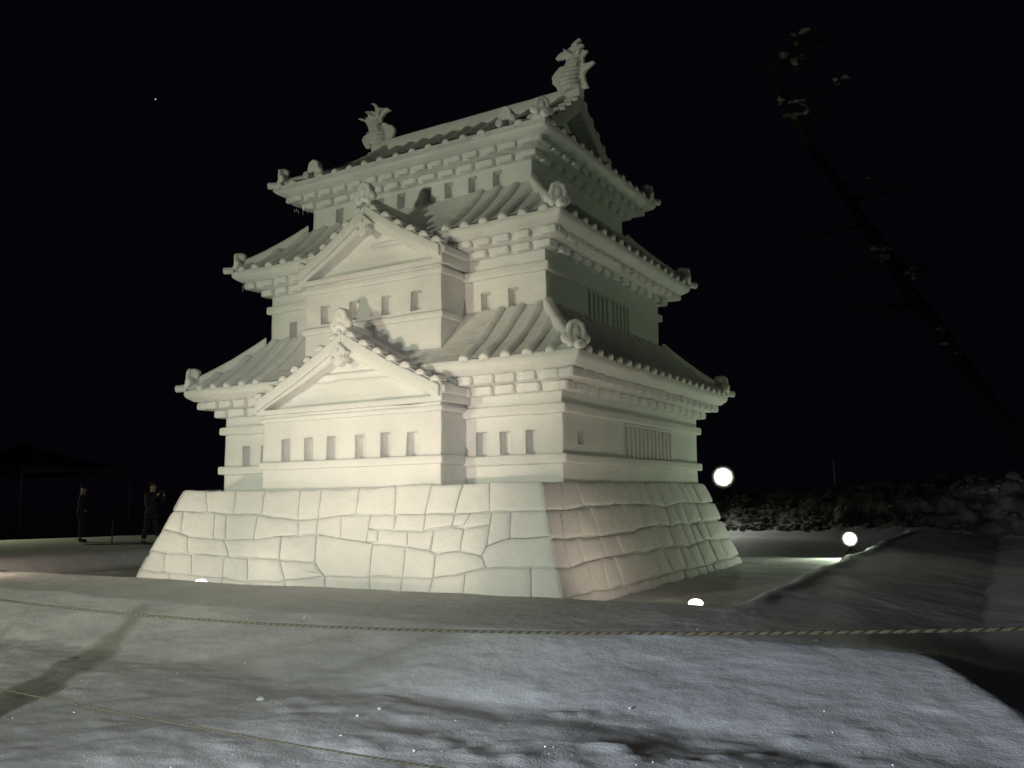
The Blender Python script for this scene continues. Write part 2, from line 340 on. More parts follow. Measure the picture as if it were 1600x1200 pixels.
# outlines of the stones on the front face: (distance along the face, height) in metres
FRONT_STONES = [[(-4.111,1.786),(-3.362,1.762),(-3.147,1.374),(-4.14,1.389)],[(-3.362,1.762),(-2.535,1.762),(-2.415,1.326),(-3.147,1.374)],[(-2.535,1.762),(-1.794,1.75),(-1.704,1.325),(-2.415,1.326)],[(-1.794,1.75),(-0.919,1.748),(-0.77,1.214),(-1.704,1.325)],[(-0.919,1.748),(-0.4,1.74),(-0.315,1.237),(-0.77,1.214)],[(-0.4,1.74),(0.455,1.738),(0.504,1.311),(-0.315,1.237)],[(0.455,1.738),(1.227,1.768),(1.328,1.311),(0.504,1.311)],[(1.227,1.768),(1.95,1.786),(1.906,1.31),(1.328,1.311)],[(1.95,1.786),(2.555,1.795),(2.52,1.31),(1.906,1.31)],[(2.555,1.795),(3.041,1.805),(3.144,1.357),(2.52,1.31)],[(3.041,1.805),(3.945,1.797),(4.059,1.373),(3.144,1.357)],[(-4.14,1.389),(-3.835,1.376),(-3.709,0.969),(-4.188,1.037)],[(-3.835,1.376),(-2.942,1.35),(-2.771,0.898),(-3.709,0.969)],[(-2.942,1.35),(-2.586,1.326),(-2.435,0.868),(-2.771,0.898)],[(-2.586,1.326),(-1.797,1.314),(-1.707,0.855),(-2.435,0.868)],[(-1.797,1.314),(-0.74,1.214),(-0.683,0.977),(-1.707,0.855)],[(-0.74,1.214),(-0.315,1.237),(-0.274,0.991),(-0.683,0.977)],[(-0.315,1.237),(0.201,1.291),(0.306,0.925),(-0.274,0.991)],[(0.201,1.291),(0.837,1.301),(0.861,0.861),(0.306,0.925)],[(0.837,1.301),(1.354,1.311),(1.385,1.058),(0.837,1.074)],[(1.354,1.311),(1.928,1.32),(1.981,1.063),(1.385,1.058)],[(1.928,1.32),(2.52,1.31),(2.503,1.125),(1.981,1.063)],[(2.52,1.31),(2.787,1.338),(2.702,1.136),(2.503,1.125)],[(2.787,1.338),(3.18,1.347),(3.197,1.148),(2.737,1.088),(2.702,1.136)],[(3.18,1.347),(3.517,1.356),(3.57,0.957),(3.192,0.841),(3.197,1.148)],[(3.517,1.356),(4.059,1.373),(4.204,1.0),(3.57,0.957)],[(0.837,1.074),(1.068,1.066),(1.097,0.875),(0.861,0.861)],[(1.068,1.066),(1.657,1.05),(1.702,0.835),(1.097,0.875)],[(1.657,1.05),(1.981,1.063),(2.178,1.065),(2.167,0.766),(1.702,0.835)],[(2.178,1.065),(2.503,1.125),(2.737,1.088),(2.738,0.767),(2.397,0.713),(2.208,0.747)],[(2.737,1.088),(3.197,1.148),(3.192,0.841),(3.14,0.711),(2.738,0.767)],[(-4.188,1.037),(-3.482,0.912),(-3.314,0.602),(-4.241,0.63)],[(-3.482,0.912),(-2.485,0.867),(-2.221,0.57),(-3.314,0.602)],[(-2.485,0.867),(-1.049,0.94),(-0.959,0.546),(-2.221,0.57)],[(-1.049,0.94),(-0.256,0.981),(-0.143,0.535),(-0.959,0.546)],[(-0.256,0.981),(0.187,0.944),(1.01,0.853),(1.087,0.333),(0.157,0.321),(0.012,0.417),(-0.143,0.535)],[(1.01,0.853),(1.68,0.824),(1.756,0.356),(1.087,0.333)],[(1.68,0.824),(2.167,0.766),(2.289,0.711),(2.303,0.365),(1.756,0.356)],[(2.289,0.711),(2.738,0.767),(3.14,0.711),(3.256,0.532),(2.725,0.416),(2.303,0.365)],[(3.192,0.841),(3.57,0.957),(4.204,1.0),(4.365,0.573),(3.941,0.57),(3.256,0.532),(3.14,0.711)],[(-4.241,0.63),(-3.965,0.6),(-3.849,0.267),(-4.373,0.274)],[(-3.965,0.6),(-3.221,0.593),(-3.05,0.236),(-3.849,0.267)],[(-3.221,0.593),(-2.357,0.578),(-2.226,0.209),(-3.05,0.236)],[(-2.357,0.578),(-1.74,0.548),(-1.585,0.178),(-2.226,0.209)],[(-1.74,0.548),(-0.959,0.546),(-0.696,0.21),(-1.585,0.178)],[(-0.959,0.546),(-0.143,0.535),(0.157,0.321),(-0.696,0.21)],[(-4.373,0.274),(-3.849,0.267),(-3.641,0.251),(-3.452,-0.3),(-4.596,-0.356)],[(-3.641,0.251),(-3.05,0.236),(-2.226,0.209),(-2.158,-0.237),(-3.452,-0.3)],[(-2.226,0.209),(-1.585,0.178),(-0.696,0.21),(-0.528,-0.157),(-2.158,-0.237)],[(-0.696,0.21),(0.157,0.321),(0.36,-0.114),(-0.528,-0.157)],[(0.157,0.321),(1.087,0.333),(1.221,-0.072),(0.36,-0.114)],[(1.087,0.333),(1.756,0.356),(1.767,-0.045),(1.221,-0.072)],[(1.756,0.356),(2.303,0.365),(2.28,-0.02),(1.767,-0.045)],[(2.303,0.365),(2.725,0.416),(2.89,0.449),(2.942,0.013),(2.28,-0.02)],[(2.89,0.449),(3.256,0.532),(3.983,0.571),(4.109,0.028),(2.942,0.013)],[(3.983,0.571),(4.365,0.573),(4.606,0.053),(4.109,0.028)]]
# ================================================================== THE SNOW CASTLE
castle = empty('snow_castle', (0, 0, 0))
tag(castle, 'floodlit white snow castle with three roofed storeys on a snow stone base', 'snow sculpture')
SN = M['snow']

# ---- stone base: battered core and pillowed blocks -------------------------------
ZT = 1.79; SL = 0.349
def base_half(z): return 3.95 + (ZT - z) * 0.36
core = MB()
def core_loop(z, ins):
    A = base_half(z) - ins; f = -4.25 - (ZT - z) * SL + ins; k = 3.45 + (ZT - z) * 0.3 - ins
    return [(-A, f, z), (A, f, z), (A, k, z), (-A, k, z)]
lv = [core_loop(z, 0.04) for z in (-0.5, 0.1, 0.7, 1.3, 1.755)]
VV = [p for l in lv for p in l]; FF = []
for k in range(4):
    for i in range(4): FF.append((k * 4 + i, k * 4 + (i + 1) % 4, k * 4 + 4 + (i + 1) % 4, k * 4 + 4 + i))
FF.append((16, 17, 18, 19)); core.add(VV, FF)
stone_base = core.build('stone_base', SN, castle)
def stone(poly, place, corner_u=None, proud=0.02, inset=0.010):
    """poly: (u, z) outline on a battered face; place(u, z, depth) -> world point"""
    pts = [Vector((p[0], p[1])) for p in poly]
    area = sum(pts[i].x * pts[(i + 1) % len(pts)].y - pts[(i + 1) % len(pts)].x * pts[i].y for i in range(len(pts)))
    if area < 0: pts.reverse()
    # subdivide and roughen the outline
    out = []
    for i, p in enumerate(pts):
        q = pts[(i + 1) % len(pts)]; L = (q - p).length
        is_c = corner_u is not None and abs(p.x - corner_u(p.y)) < 0.06 and abs(q.x - corner_u(q.y)) < 0.06
        n = max(1, int(L / 0.16))
        for k in range(n):
            t = k / n; r = p.lerp(q, t)
            if not is_c or k == 0:
                nn = noise.noise_vector(Vector((r.x * 3.3, r.y * 3.3, 4.2))) * 0.018
                r = r + Vector((nn.x, nn.y))
            out.append((r, is_c))
    c = Vector((0, 0))
    for r, _ in out: c += r
    c /= len(out)
    def ring(ins, d, rnd):
        R = []
        n = len(out)
        for i, (r, ic) in enumerate(out):
            a = out[i - 1][0]; b_ = out[(i + 1) % n][0]
            e1 = (r - a).normalized(); e2 = (b_ - r).normalized()
            n1 = Vector((-e1.y, e1.x)); n2 = Vector((-e2.y, e2.x)); m = n1 + n2
            if m.length < 1e-3: m = n1
            m.normalize(); k = ins / max(0.45, m.dot(n1))
            p = r + m * k
            nx_c = corner_u is not None and abs(r.x - corner_u(r.y)) < 0.08
            if nx_c: p = Vector((corner_u(p.y) + (d + 0.0) * (1 if corner_u(0) > 0 else -1), p.y))
            R.append(place(p.x, p.y, d))
        return R
    ash = min(1.0, (abs(area) * 0.5) ** 0.5 / 0.42)
    bulge = proud * random.uniform(0.75, 1.3); ins = inset * random.uniform(0.35, 1.5)
    rings = [ring(ins, -0.09, 0), ring(ins, bulge * 0.35, 0), ring(ins + 0.018 * ash, bulge * 0.85, 0), ring(ins + 0.06 * ash * ash, bulge * 1.12, 0)]
    n = len(out); VV = [p for r_ in rings for p in r_]; FF = []
    for k in range(3):
        for i in range(n): j = (i + 1) % n; FF.append((k * n + i, k * n + j, (k + 1) * n + j, (k + 1) * n + i))
    VV.append(place(c.x, c.y, bulge * 1.3))
    for i in range(n): FF.append((3 * n + i, 3 * n + (i + 1) % n, 4 * n))
    m = MB(); m.add(VV, FF); o = m.build('stone', SN, stone_base, smooth=True, wobble=0.012); o.data.set_sharp_from_angle(angle=math.radians(50))
    return o
def place_front(u, z, d): return (u, -4.25 - (ZT - z) * SL - d, z)
def cu_front(z): return base_half(z)
def cu_left(z): return -base_half(z)
for pl in FRONT_STONES:
    mxu = max(p[0] for p in pl); mnu = min(p[0] for p in pl)
    pl2 = []
    for (u, z) in pl:
        if abs(u - base_half(z)) < 0.12: u = base_half(z)
        if abs(u + base_half(z)) < 0.22: u = -base_half(z)
        pl2.append((u, min(z, 1.80)))
    cf = cu_front if any(abs(u - base_half(z)) < 1e-6 for u, z in pl2) else (cu_left if any(abs(u + base_half(z)) < 1e-6 for u, z in pl2) else None)
    stone(pl2, place_front, cf)
def side_stones(sign, seed):
    rnd = random.Random(seed)
    def yb(z): return 3.45 + (ZT - z) * 0.3
    def yf(z): return -4.25 - (ZT - z) * SL
    zs = [1.80, 1.375, 0.965, 0.575, 0.15, -0.28]
    def zl(k, y):
        if k in (0, 5): return zs[k]
        return zs[k] + 0.045 * noise.noise(Vector((y * 0.9, k * 3.1, seed))) * 2
    place = lambda u, z, d: (sign * (base_half(z) + d), u, z)
    cu_f = lambda z: yf(z)
    cu_b = lambda z: yb(z)
    for k in range(5):
        y = 0.0; cuts = [0.0]
        while cuts[-1] < 1:
            cuts.append(cuts[-1] + rnd.uniform(0.045, 0.105))
        cuts = cuts[:-1]; cuts[-1] = 1.0
        lean = [0] + [rnd.uniform(-0.06, 0.06) for _ in cuts[1:-1]] + [0]
        for i in range(len(cuts) - 1):
            def pt(c, row, ln):
                z = zs[row]; yy = yf(z) + (yb(z) - yf(z)) * c + ln * (1 if row == k else -1)
                return (yy, zl(row, yy)) if 0 < c < 1 else (yy, z)
            a = pt(cuts[i], k, lean[i]); b_ = pt(cuts[i + 1], k, lean[i + 1]); c_ = pt(cuts[i + 1], k + 1, lean[i + 1]); d_ = pt(cuts[i], k + 1, lean[i])
            if i == 0: a = (yf(a[1]), a[1]); d_ = (yf(d_[1]), d_[1])
            if i == len(cuts) - 2: b_ = (yb(b_[1]), b_[1]); c_ = (yb(c_[1]), c_[1])
            # corner helper: move the corner outwards along the front normal
            cf = None
            if i == 0: cf = lambda z: yf(z)
            if i == len(cuts) - 2: cf = lambda z: yb(z)
            stone_side([a, b_, c_, d_], place, cf, -1 if i == 0 else 1)
def stone_side(poly, place, cf, sg):
    if cf is None: stone(poly, place, None, 0.036, 0.014); return
    # make corner_u sign follow the end of the face it stands on
    def place2(u, z, d):
        return place(u, z, d)
    class CU:
        def __call__(s, z): return cf(z)
    f = CU()
    stone(poly, place2, f, 0.036, 0.014)
side_stones(1, 11); side_stones(-1, 23)

# ---- walls with real window openings ---------------------------------------------
def wall_panel(mb, axis_, val, sgn, u0, u1, z0, z1, holes, cell=0.5):
    """one flat wall facing sgn*axis with rectangular holes (u0,u1,z0,z1)"""
    us = sorted(set([u0, u1] + [h[0] for h in holes] + [h[1] for h in holes])); zs = sorted(set([z0, z1] + [h[2] for h in holes] + [h[3] for h in holes]))
    for g, c in ((us, cell), (zs, cell)):
        add = []
        for i in range(len(g) - 1):
            n = int((g[i + 1] - g[i]) / c)
            add += [g[i] + (g[i + 1] - g[i]) * k / (n + 1) for k in range(1, n + 1)]
        g += add; g.sort()
    V_ = []; F_ = []
    for z in zs:
        for u in us: V_.append((u, val, z) if axis_ == 1 else (val, u, z))
    n = len(us)
    for j in range(len(zs) - 1):
        for i in range(n - 1):
            uc = (us[i] + us[i + 1]) / 2; zc = (zs[j] + zs[j + 1]) / 2
            if any(h[0] < uc < h[1] and h[2] < zc < h[3] for h in holes): continue
            F_.append((j * n + i, j * n + i + 1, (j + 1) * n + i + 1, (j + 1) * n + i))
    mb.add(V_, F_)
def window_obj(parent, axis_, val, sgn, h, depth=0.2):
    m = MB(); u0, u1, z0, z1 = h
    P = lambda u, z, d: (u, val - sgn * d, z) if axis_ == 1 else (val - sgn * d, u, z)
    m.add([P(u0, z0, 0), P(u1, z0, 0), P(u1, z1, 0), P(u0, z1, 0), P(u0, z0, depth), P(u1, z0, depth), P(u1, z1, depth), P(u0, z1, depth)],
          [(4, 5, 6, 7), (0, 1, 5, 4), (1, 2, 6, 5), (2, 3, 7, 6), (3, 0, 4, 7)])
    return m.build('window', SN, parent, wobble=WW, fix=False)
WW = 0.02
def storey(a, b, z0, z1, fronts, rights, lefts=()):
    """a storey's body: four walls, openings on the given faces"""
    m = MB()
    wall_panel(m, 1, -b, -1, -a, a, z0, z1, fronts); wall_panel(m, 1, b, 1, -a, a, z0, z1, fronts)
    wall_panel(m, 0, a, 1, -b, b, z0, z1, rights); wall_panel(m, 0, -a, -1, -b, b, z0, z1, lefts)
    wo = m.build('wall', SN, castle, wobble=WW, fix=False)
    for h in fronts: window_obj(wo, 1, -b, -1, h); window_obj(wo, 1, b, 1, h)
    for h in rights: window_obj(wo, 0, a, 1, h)
    for h in lefts: window_obj(wo, 0, -a, -1, h)
    return wo
def wn(c, z0, z1, w=0.21): return (c - w / 2, c + w / 2, z0, z1)
def band(parent, a, b, z0, z1, off=0.10):
    m = MB(); m.ring([(-0.02, z0), (off, z0), (off, z1), (-0.02, z1)], a, b, 0.28)
    return m.build('wall_band', SN, parent, wobble=0.016, bevel=0.032)
def lattice(parent, x, y0, y1, z0, z1, n):
    """shallow recess-like grille: upright bars proud of the wall face"""
    m = MB(); t = (y1 - y0) / (2 * n + 1)
    m.box(x - 0.01, x + 0.03, y0 - 0.04, y1 + 0.04, z1, z1 + 0.05); 
    fr = m.build('window_grille', SN, parent, bevel=0.01)
    for i in range(n + 1):
        mm = MB(); ya = y0 + 2 * t * i; mm.box(x - 0.01, x + 0.045, ya, ya + t * 1.05, z0, z1 - 0.002)
        mm.build('grille_bar', SN, parent, bevel=0.024)

A1, B1 = 3.89, 3.37; A2, B2 = 3.31, 2.73; A3, B3 = 2.74, 2.13
wall1 = storey(A1, B1, 1.6, 3.46, [wn(c, 2.262, 2.655) for c in (-3.29, -2.78, -2.34, 2.34, 2.81, 3.31)], [(-2.81, -2.60, 2.42, 2.63)])
lattice(wall1, A1, -0.75, 1.64, 2.262, 2.84, 11)
band(wall1, A1, B1, 2.09, 2.25); band(wall1, A1, B1, 2.90, 3.06)
wall2 = storey(A2, B2, 4.2, 6.02, [wn(c, 4.90, 5.25) for c in (-2.69, -2.07, 2.07, 2.65)], [])
lattice(wall2, A2, -1.0, -0.08, 4.90, 5.46, 4); lattice(wall2, A2, 0.12, 0.98, 4.90, 5.46, 4)
band(wall2, A2, B2, 5.485, 5.65, 0.09)
wall3 = storey(A3, B3, 7.2, 8.0, [wn(c, 7.45, 7.77) for c in (-1.99, -1.40, -0.87, -0.33, 0.31, 0.86, 1.41, 1.98)], [])

# ---- eaves: stepped slabs with two rows of carved rafter blocks --------------------
def eaves(a, b, zl, k=1.0):
    """zl = top of the lip; slabs step back towards the wall"""
    m = MB()
    m.ring([(-0.02, zl - 0.59 * k), (0.07, zl - 0.59 * k), (0.09, zl - 0.425 * k), (0.33, zl - 0.42 * k), (0.35, zl - 0.255 * k), (0.47, zl - 0.25 * k), (0.605, zl - 0.13), (0.615, zl), (0.4, zl + 0.02)], a, b, 0.24)
    e = m.build('eaves', SN, castle, wobble=0.024, bevel=0.04)
    def blocks(off0, off1, z0, z1, w_, pitch, phase):
        for face in range(4):
            half = (a if face % 2 == 0 else b) + off1; other = (b if face % 2 == 0 else a)
            n = int((2 * half - w_ * 1.6) / pitch); start = -n * pitch / 2 + phase * pitch
            cs = [start + i * pitch for i in range(n + 1)]
            cs = [c for c in cs if abs(c) < half - w_ * 0.9]
            for c in cs + [-(half - w_ / 2 + 0.004), half - w_ / 2 + 0.004]:
                if face in (2, 3) and False: continue
                ww = w_ * random.uniform(0.88, 1.1); mm = MB(); dz = random.uniform(-0.006, 0.006)
                x0, x1 = c - ww / 2, c + ww / 2; o0, o1 = other + off0, other + off1 + random.uniform(-0.008, 0.008)
                if face == 0: mm.box(x0, x1, -o1, -o0, z0 + dz, z1 + dz)
                elif face == 1: mm.box(o0, o1, x0, x1, z0 + dz, z1 + dz)
                elif face == 2: mm.box(x0, x1, o0, o1, z0 + dz, z1 + dz)
                else: mm.box(-o1, -o0, x0, x1, z0 + dz, z1 + dz)
                mm.build('rafter_block', SN, e, bevel=0.036, seg=2)
    blocks(0.30, 0.425, zl - 0.418 * k, zl - 0.262 * k, 0.30, 0.41, 0.0)
    blocks(0.04, 0.185, zl - 0.59 * k, zl - 0.428 * k, 0.33, 0.45, 0.5)
    return e
ZE1, ZE2, ZE3 = 3.82, 6.36, 8.30
eaves(A1, B1, ZE1, 0.95); eaves(A2, B2, ZE2, 0.84); eaves(A3, B3, ZE3, 0.76)

# ---- roofs ------------------------------------------------------------------------
def prof(t, k=0.30): return (1 - k) * t + k * t * t
def hip_path(a, b, z0, a2, b2, z2, sx, sy, n=6, t1=1.0, dz=0.0, off=0.0):
    P = []
    for i in range(n + 1):
        t = t1 * i / n; P.append(Vector((sx * (a + (a2 - a) * t), sy * (b + (b2 - b) * t), z0 + (z2 - z0) * prof(t) + dz)))
    return P
def rib_path(face, u, a, b, z0, a2, b2, z2, n=6, dz=-0.042, tmax=1.0):
    half, half2, run, run2 = (a, a2, b, b2) if face in (0, 2) else (b, b2, a, a2)
    tm = tmax
    if abs(u) > half2: tm = min(tm, (half - abs(u)) / (half - half2))
    if tm < 0.06: return None
    P = []
    for i in range(n + 1):
        t = -0.003 + (tm + 0.003) * i / n; d = run + (run2 - run) * t; z = z0 + (z2 - z0) * prof(max(t, 0)) + dz
        P.append({0: Vector((u, -d, z)), 1: Vector((d, u, z)), 2: Vector((u, d, z)), 3: Vector((-d, u, z))}[face])
    return P
def roof(a, b, z0, a2, b2, z2, pitch=0.40, skip=None, rib_r=0.108, name='roof', top=True):
    m = MB(); n = 6
    lps = []
    for i in range(n + 1):
        t = i / n; A = a + (a2 - a) * t; B = b + (b2 - b) * t; z = z0 + (z2 - z0) * prof(t)
        L = [(-A + 2 * A * k / 16, -B, z) for k in range(16)] + [(A, -B + 2 * B * k / 14, z) for k in range(14)] + [(A - 2 * A * k / 16, B, z) for k in range(16)] + [(-A, B - 2 * B * k / 14, z) for k in range(14)]
        lps.append(L)
    nn = len(lps[0]); FF = []
    for k in range(n):
        for i in range(nn): j = (i + 1) % nn; FF.append((k * nn + i, k * nn + j, (k + 1) * nn + j, (k + 1) * nn + i))
    if top: FF.append(tuple(range(n * nn, (n + 1) * nn)))
    m.add([p for L in lps for p in L], FF)
    ro = m.build(name, SN, castle, wobble=0.012, smooth=False)
    for face in range(4):
        half = a if face in (0, 2) else b
        k = int((half - 0.16) / pitch)
        for i in range(-k, k + 1):
            u = i * pitch
            if skip and skip(face, u): continue
            P = rib_path(face, u, a, b, z0, a2, b2, z2)
            if not P: continue
            mm = MB(); mm.sweep(P, rib_r, 7, (-0.25, PI + 0.25), rads=[rib_r * random.uniform(0.9, 1.08) for _ in P])
            mm.build('tile_row', SN, ro, wobble=0.014, bevel=0.032, seg=1)
    return ro
def hip_ridge(parent, P, w_=0.2, h=0.13):
    m = MB(); V_ = []; n = len(P)
    for i, p in enumerate(P):
        t = (P[min(i + 1, n - 1)] - P[max(i - 1, 0)]); s = t.cross(Vector((0, 0, 1))).normalized() * (w_ / 2); up = Vector((0, 0, 1))
        V_ += [p - s - up * 0.08, p + s - up * 0.08, p + s * 1.0 + up * h * 0.7, p + s * 0.5 + up * h, p - s * 0.5 + up * h, p - s + up * h * 0.7]
    F_ = [(i * 6 + k, i * 6 + (k + 1) % 6, i * 6 + 6 + (k + 1) % 6, i * 6 + 6 + k) for i in range(n - 1) for k in range(6)]
    F_ += [tuple(range(6))[::-1], tuple(range((n - 1) * 6, n * 6))]
    m.add(V_, F_); return m.build('hip_ridge', SN, parent, wobble=0.010, bevel=0.032)
# ridge-end ornament: arched face block with a sunken middle, side scrolls and a round tile end below
m = MB()
arch = [Vector((-0.10, -0.04, -0.10)), Vector((-0.11, -0.04, 0.02)), Vector((-0.085, -0.04, 0.12)), Vector((0, -0.04, 0.165)), Vector((0.085, -0.04, 0.12)), Vector((0.11, -0.04, 0.02)), Vector((0.10, -0.04, -0.10))]
m.sweep(arch, 0.045, 8, up=Vector((0, 1, 0)))
m.box(-0.10, 0.10, -0.035, 0.14, -0.14, 0.13)
m.ball((0, 0.05, 0.13), 0.10, (1.0, 1.3, 0.75)); m.ball((-0.155, -0.01, -0.07), 0.072, (1, 1, 1.15)); m.ball((0.155, -0.01, -0.07), 0.072, (1, 1, 1.15))
m.ball((-0.09, -0.05, -0.15), 0.06); m.ball((0.09, -0.05, -0.15), 0.06); m.ball((0.0, -0.055, -0.11), 0.062, (1.1, 1, 0.8))
m.ball((0.0, -0.045, 0.02), 0.075, (1, 0.6, 1.3)); m.ball((0.0, -0.02, -0.04), 0.12, (1, .5, 1))
orn0 = m.build('ridge_ornament', SN, None); remesh(orn0, 0.017, 2)
om = orn0.data; om.materials.clear(); om.materials.append(SN); bpy.data.objects.remove(orn0)
m = MB(); m.sweep([Vector((0, 0.08, 0)), Vector((0, -0.12, 0))], 0.075, 12); m.sweep([Vector((0, -0.119, 0)), Vector((0, -0.135, 0))], 0.05, 12)
tmp = m.build('tile_end', SN, None, bevel=0.024); te_mesh = tmp.data; bake(tmp); te_mesh = tmp.data; bpy.data.objects.remove(tmp)
def ornament(parent, p, rz, s=1.0, tile=True):
    o = bpy.data.objects.new('ridge_ornament', om); COL.objects.link(o); o.parent = parent; o.location = p; o.rotation_euler = (random.uniform(-.06, .06), random.uniform(-.06, .06), rz + random.uniform(-.08, .08))
    s *= random.uniform(0.95, 1.05); o.scale = (s, s, s * random.uniform(0.95, 1.05))
    if tile:
        t = bpy.data.objects.new('tile_end', te_mesh); COL.objects.link(t); t.parent = parent
        t.location = Vector(p) + Vector((math.sin(rz) * 0.17, -math.cos(rz) * 0.17, -0.20)); t.rotation_euler = (0.1, 0, rz)
def corners(parent, a, b, z0, a2, b2, z2, s=1.0, t_orn=0.09, t1=0.94):
    for sx in (-1, 1):
        for sy in (-1, 1):
            P = hip_path(a, b, z0, a2, b2, z2, sx, sy, 7, t1, 0.02); P[0] = P[0].lerp(P[1], 0.45)
            hip_ridge(parent, P)
            rz = math.atan2(sx, -sy)   # faces outwards along the diagonal
            q = hip_path(a, b, z0, a2, b2, z2, sx, sy, 1, t_orn, 0.17)[1]
            ornament(parent, q, rz, s)
BW1, BW2 = 2.03, 1.61   # half widths of the front bays
r1 = roof(A1 + 0.615, B1 + 0.615, ZE1, A2 - 0.02, B2 - 0.02, 4.93, skip=lambda f, u: f == 0 and abs(u) < 2.05)
corners(r1, A1 + 0.615, B1 + 0.615, ZE1, A2, B2, 4.93, 1.12)
r2 = roof(A2 + 0.615, B2 + 0.615, ZE2, A3 - 0.02, B3 - 0.02, 7.44, skip=lambda f, u: f == 0 and abs(u) < 1.6)
corners(r2, A2 + 0.615, B2 + 0.615, ZE2, A3, B3, 7.44, 1.05)

# ---- gabled front bays ------------------------------------------------------------
def bay(w_, yf, yb, z0, zb, ze, za, holes, bands, yroof, name_l):
    m = MB()
    wall_panel(m, 1, yf, -1, -w_, w_, z0, zb, holes); wall_panel(m, 0, w_, 1, yf, yb, z0, zb, []); wall_panel(m, 0, -w_, -1, yf, yb, z0, zb, [])
    bo = m.build('bay_wall', SN, castle, wobble=WW, fix=False)
    for h in holes: window_obj(bo, 1, yf, -1, h)
    for (b0, b1, off) in bands:
        mm = MB(); mm.box(-w_ - off, w_ + off, yf - off, yb, b0, b1, 0.45); mm.build('wall_band', SN, bo, wobble=0.008, bevel=0.032)
    # gable block
    W = w_ + 0.10; yg = yf - 0.12
    g = MB()
    drop = 0.055
    outer = [(-W, zb), (W, zb), (W, ze), (W / 2, (ze + za) / 2 - drop), (0, za), (-W / 2, (ze + za) / 2 - drop), (-W, ze)]
    wi = W - 0.22; zi = zb + 0.09; zt = za - 0.40
    inner = [(-wi, zi), (wi, zi), (wi + 0.0, zi + 0.02), (wi / 2, (zi + zt) / 2 - 0.02), (0, zt), (-wi / 2, (zi + zt) / 2 - 0.02), (-wi, zi + 0.02)]
    n = 7; dep = 0.27
    VV = [(x, yg, z) for x, z in outer] + [(x, yg, z) for x, z in inner] + [(x, yg + dep, z) for x, z in inner] + [(x, yb, z) for x, z in outer]
    FF = []
    for i in range(n):
        j = (i + 1) % n
        FF += [(i, j, n + j, n + i), (n + i, n + j, 2 * n + j, 2 * n + i), (i, 3 * n + i, 3 * n + j, j)]
    FF.append(tuple(range(2 * n, 3 * n))); FF.append(tuple(range(3 * n, 4 * n))[::-1])
    g.add(VV, FF); go_ = g.build('gable', SN, castle, bevel=0.024, wobble=0.006)
    # two barge boards proud of the gable face
    for s in (-1, 1):
        mm = MB()
        pl = [(s * 0.0, za - 0.03), (s * W / 2, (ze + za) / 2 - drop - 0.03), (s * (W - 0.03), ze - 0.03), (s * (W - 0.03), ze - 0.24), (s * W / 2, (ze + za) / 2 - drop - 0.24), (s * 0.0, za - 0.25)]
        if s > 0: pl = [(x + 0.001, z) for x, z in pl]
        mm.prism(pl, yg - 0.06, yg + 0.05); mm.build('gable_board', SN, go_, bevel=0.024, wobble=0.006)
        # side fascia below the gable eave
        mm = MB(); x0, x1 = sorted((s * (W - 0.05), s * (W + 0.05)))
        mm.box(x0, x1, yg + 0.01, yb - 0.05, ze - 0.17, ze - 0.02, 0.5); mm.build('gable_eave', SN, go_, bevel=0.032, wobble=0.006)
        # verge tiles
        L = math.hypot(W, za - ze); cnt = int(L / 0.31)
        for k in range(cnt):
            t = (k + 0.62) / cnt; x = W * t; z = za + (ze - za) * t - 4 * drop * t * (1 - t) * 1.0
            mm = MB(); y0 = yg - 0.061; r_ = 0.112 * random.uniform(0.92, 1.1)
            mm.sweep([Vector((s * x, y0, z - 0.022)), Vector((s * x, y0 + 0.26, z - 0.022))], r_, 9, (-0.1, PI + 0.1), up=Vector((-s * 0.45, 0, 0.9)).normalized() if 0 else Vector((0, 0, 1))); mm.build('verge_tile', SN, go_, bevel=0.032, seg=1, wobble=0.010)
        # roof rows running down the slope
        yy = yg + 0.45
        while yy < yroof - 0.1:
            P = []
            for k in range(5):
                t = 0.04 + 0.96 * k / 4; P.append(Vector((s * W * t, yy, za + (ze - za) * t - 4 * drop * t * (1 - t) + 0.0)))
            mm = MB(); mm.sweep(P, 0.08, 7, (-0.2, PI + 0.2)); mm.build('tile_row', SN, go_, wobble=0.008, bevel=0.024, seg=1)
            yy += 0.40
    mm = MB(); mm.box(-0.10, 0.10, yg + 0.02, yroof, za - 0.03, za + 0.13, 0.4); mm.build('ridge_beam', SN, go_, bevel=0.035, wobble=0.008)
    ornament(go_, (0, yg - 0.02, za + 0.20), 0, 1.12, tile=False)
    # pendant below the apex
    zt2 = za - 0.20
    half = [(0, 0), (0.17, -0.20), (0.115, -0.24), (0.15, -0.33), (0.09, -0.36), (0.06, -0.42), (0.0, -0.45)]
    poly = [(x, zt2 + z) for x, z in half] + [(-x, zt2 + z) for x, z in half[1:-1]][::-1]
    mm = MB(); mm.prism([(x * 1.25, z) for x, z in poly], yg - 0.14, yg + 0.02); pn = mm.build('gable_pendant', SN, go_, bevel=0.024)
    mm = MB(); mm.sweep([Vector((0, yg - 0.13, zt2 - 0.15)), Vector((0, yg - 0.165, zt2 - 0.15))], 0.035, 6); mm.build('hexagon_boss', SN, go_, bevel=0.006)
    for s in (-1, 1):
        mm = MB(); mm.ball((s * 0.10, yg - 0.135, zt2 - 0.30), 0.04, (1, .6, 1)); mm.build('pendant_scroll', SN, go_, smooth=True)
    return bo, go_
bay(BW1, -4.11, -B1 + 0.02, 1.60, 3.14, 3.44, 4.52, [wn(c, 2.275, 2.68, 0.215) for c in (-1.44, -0.89, -0.34, 0.33, 0.88, 1.45)],
    [(2.125, 2.27, 0.05), (2.995, 3.085, 0.055)], -2.70, 'lower')
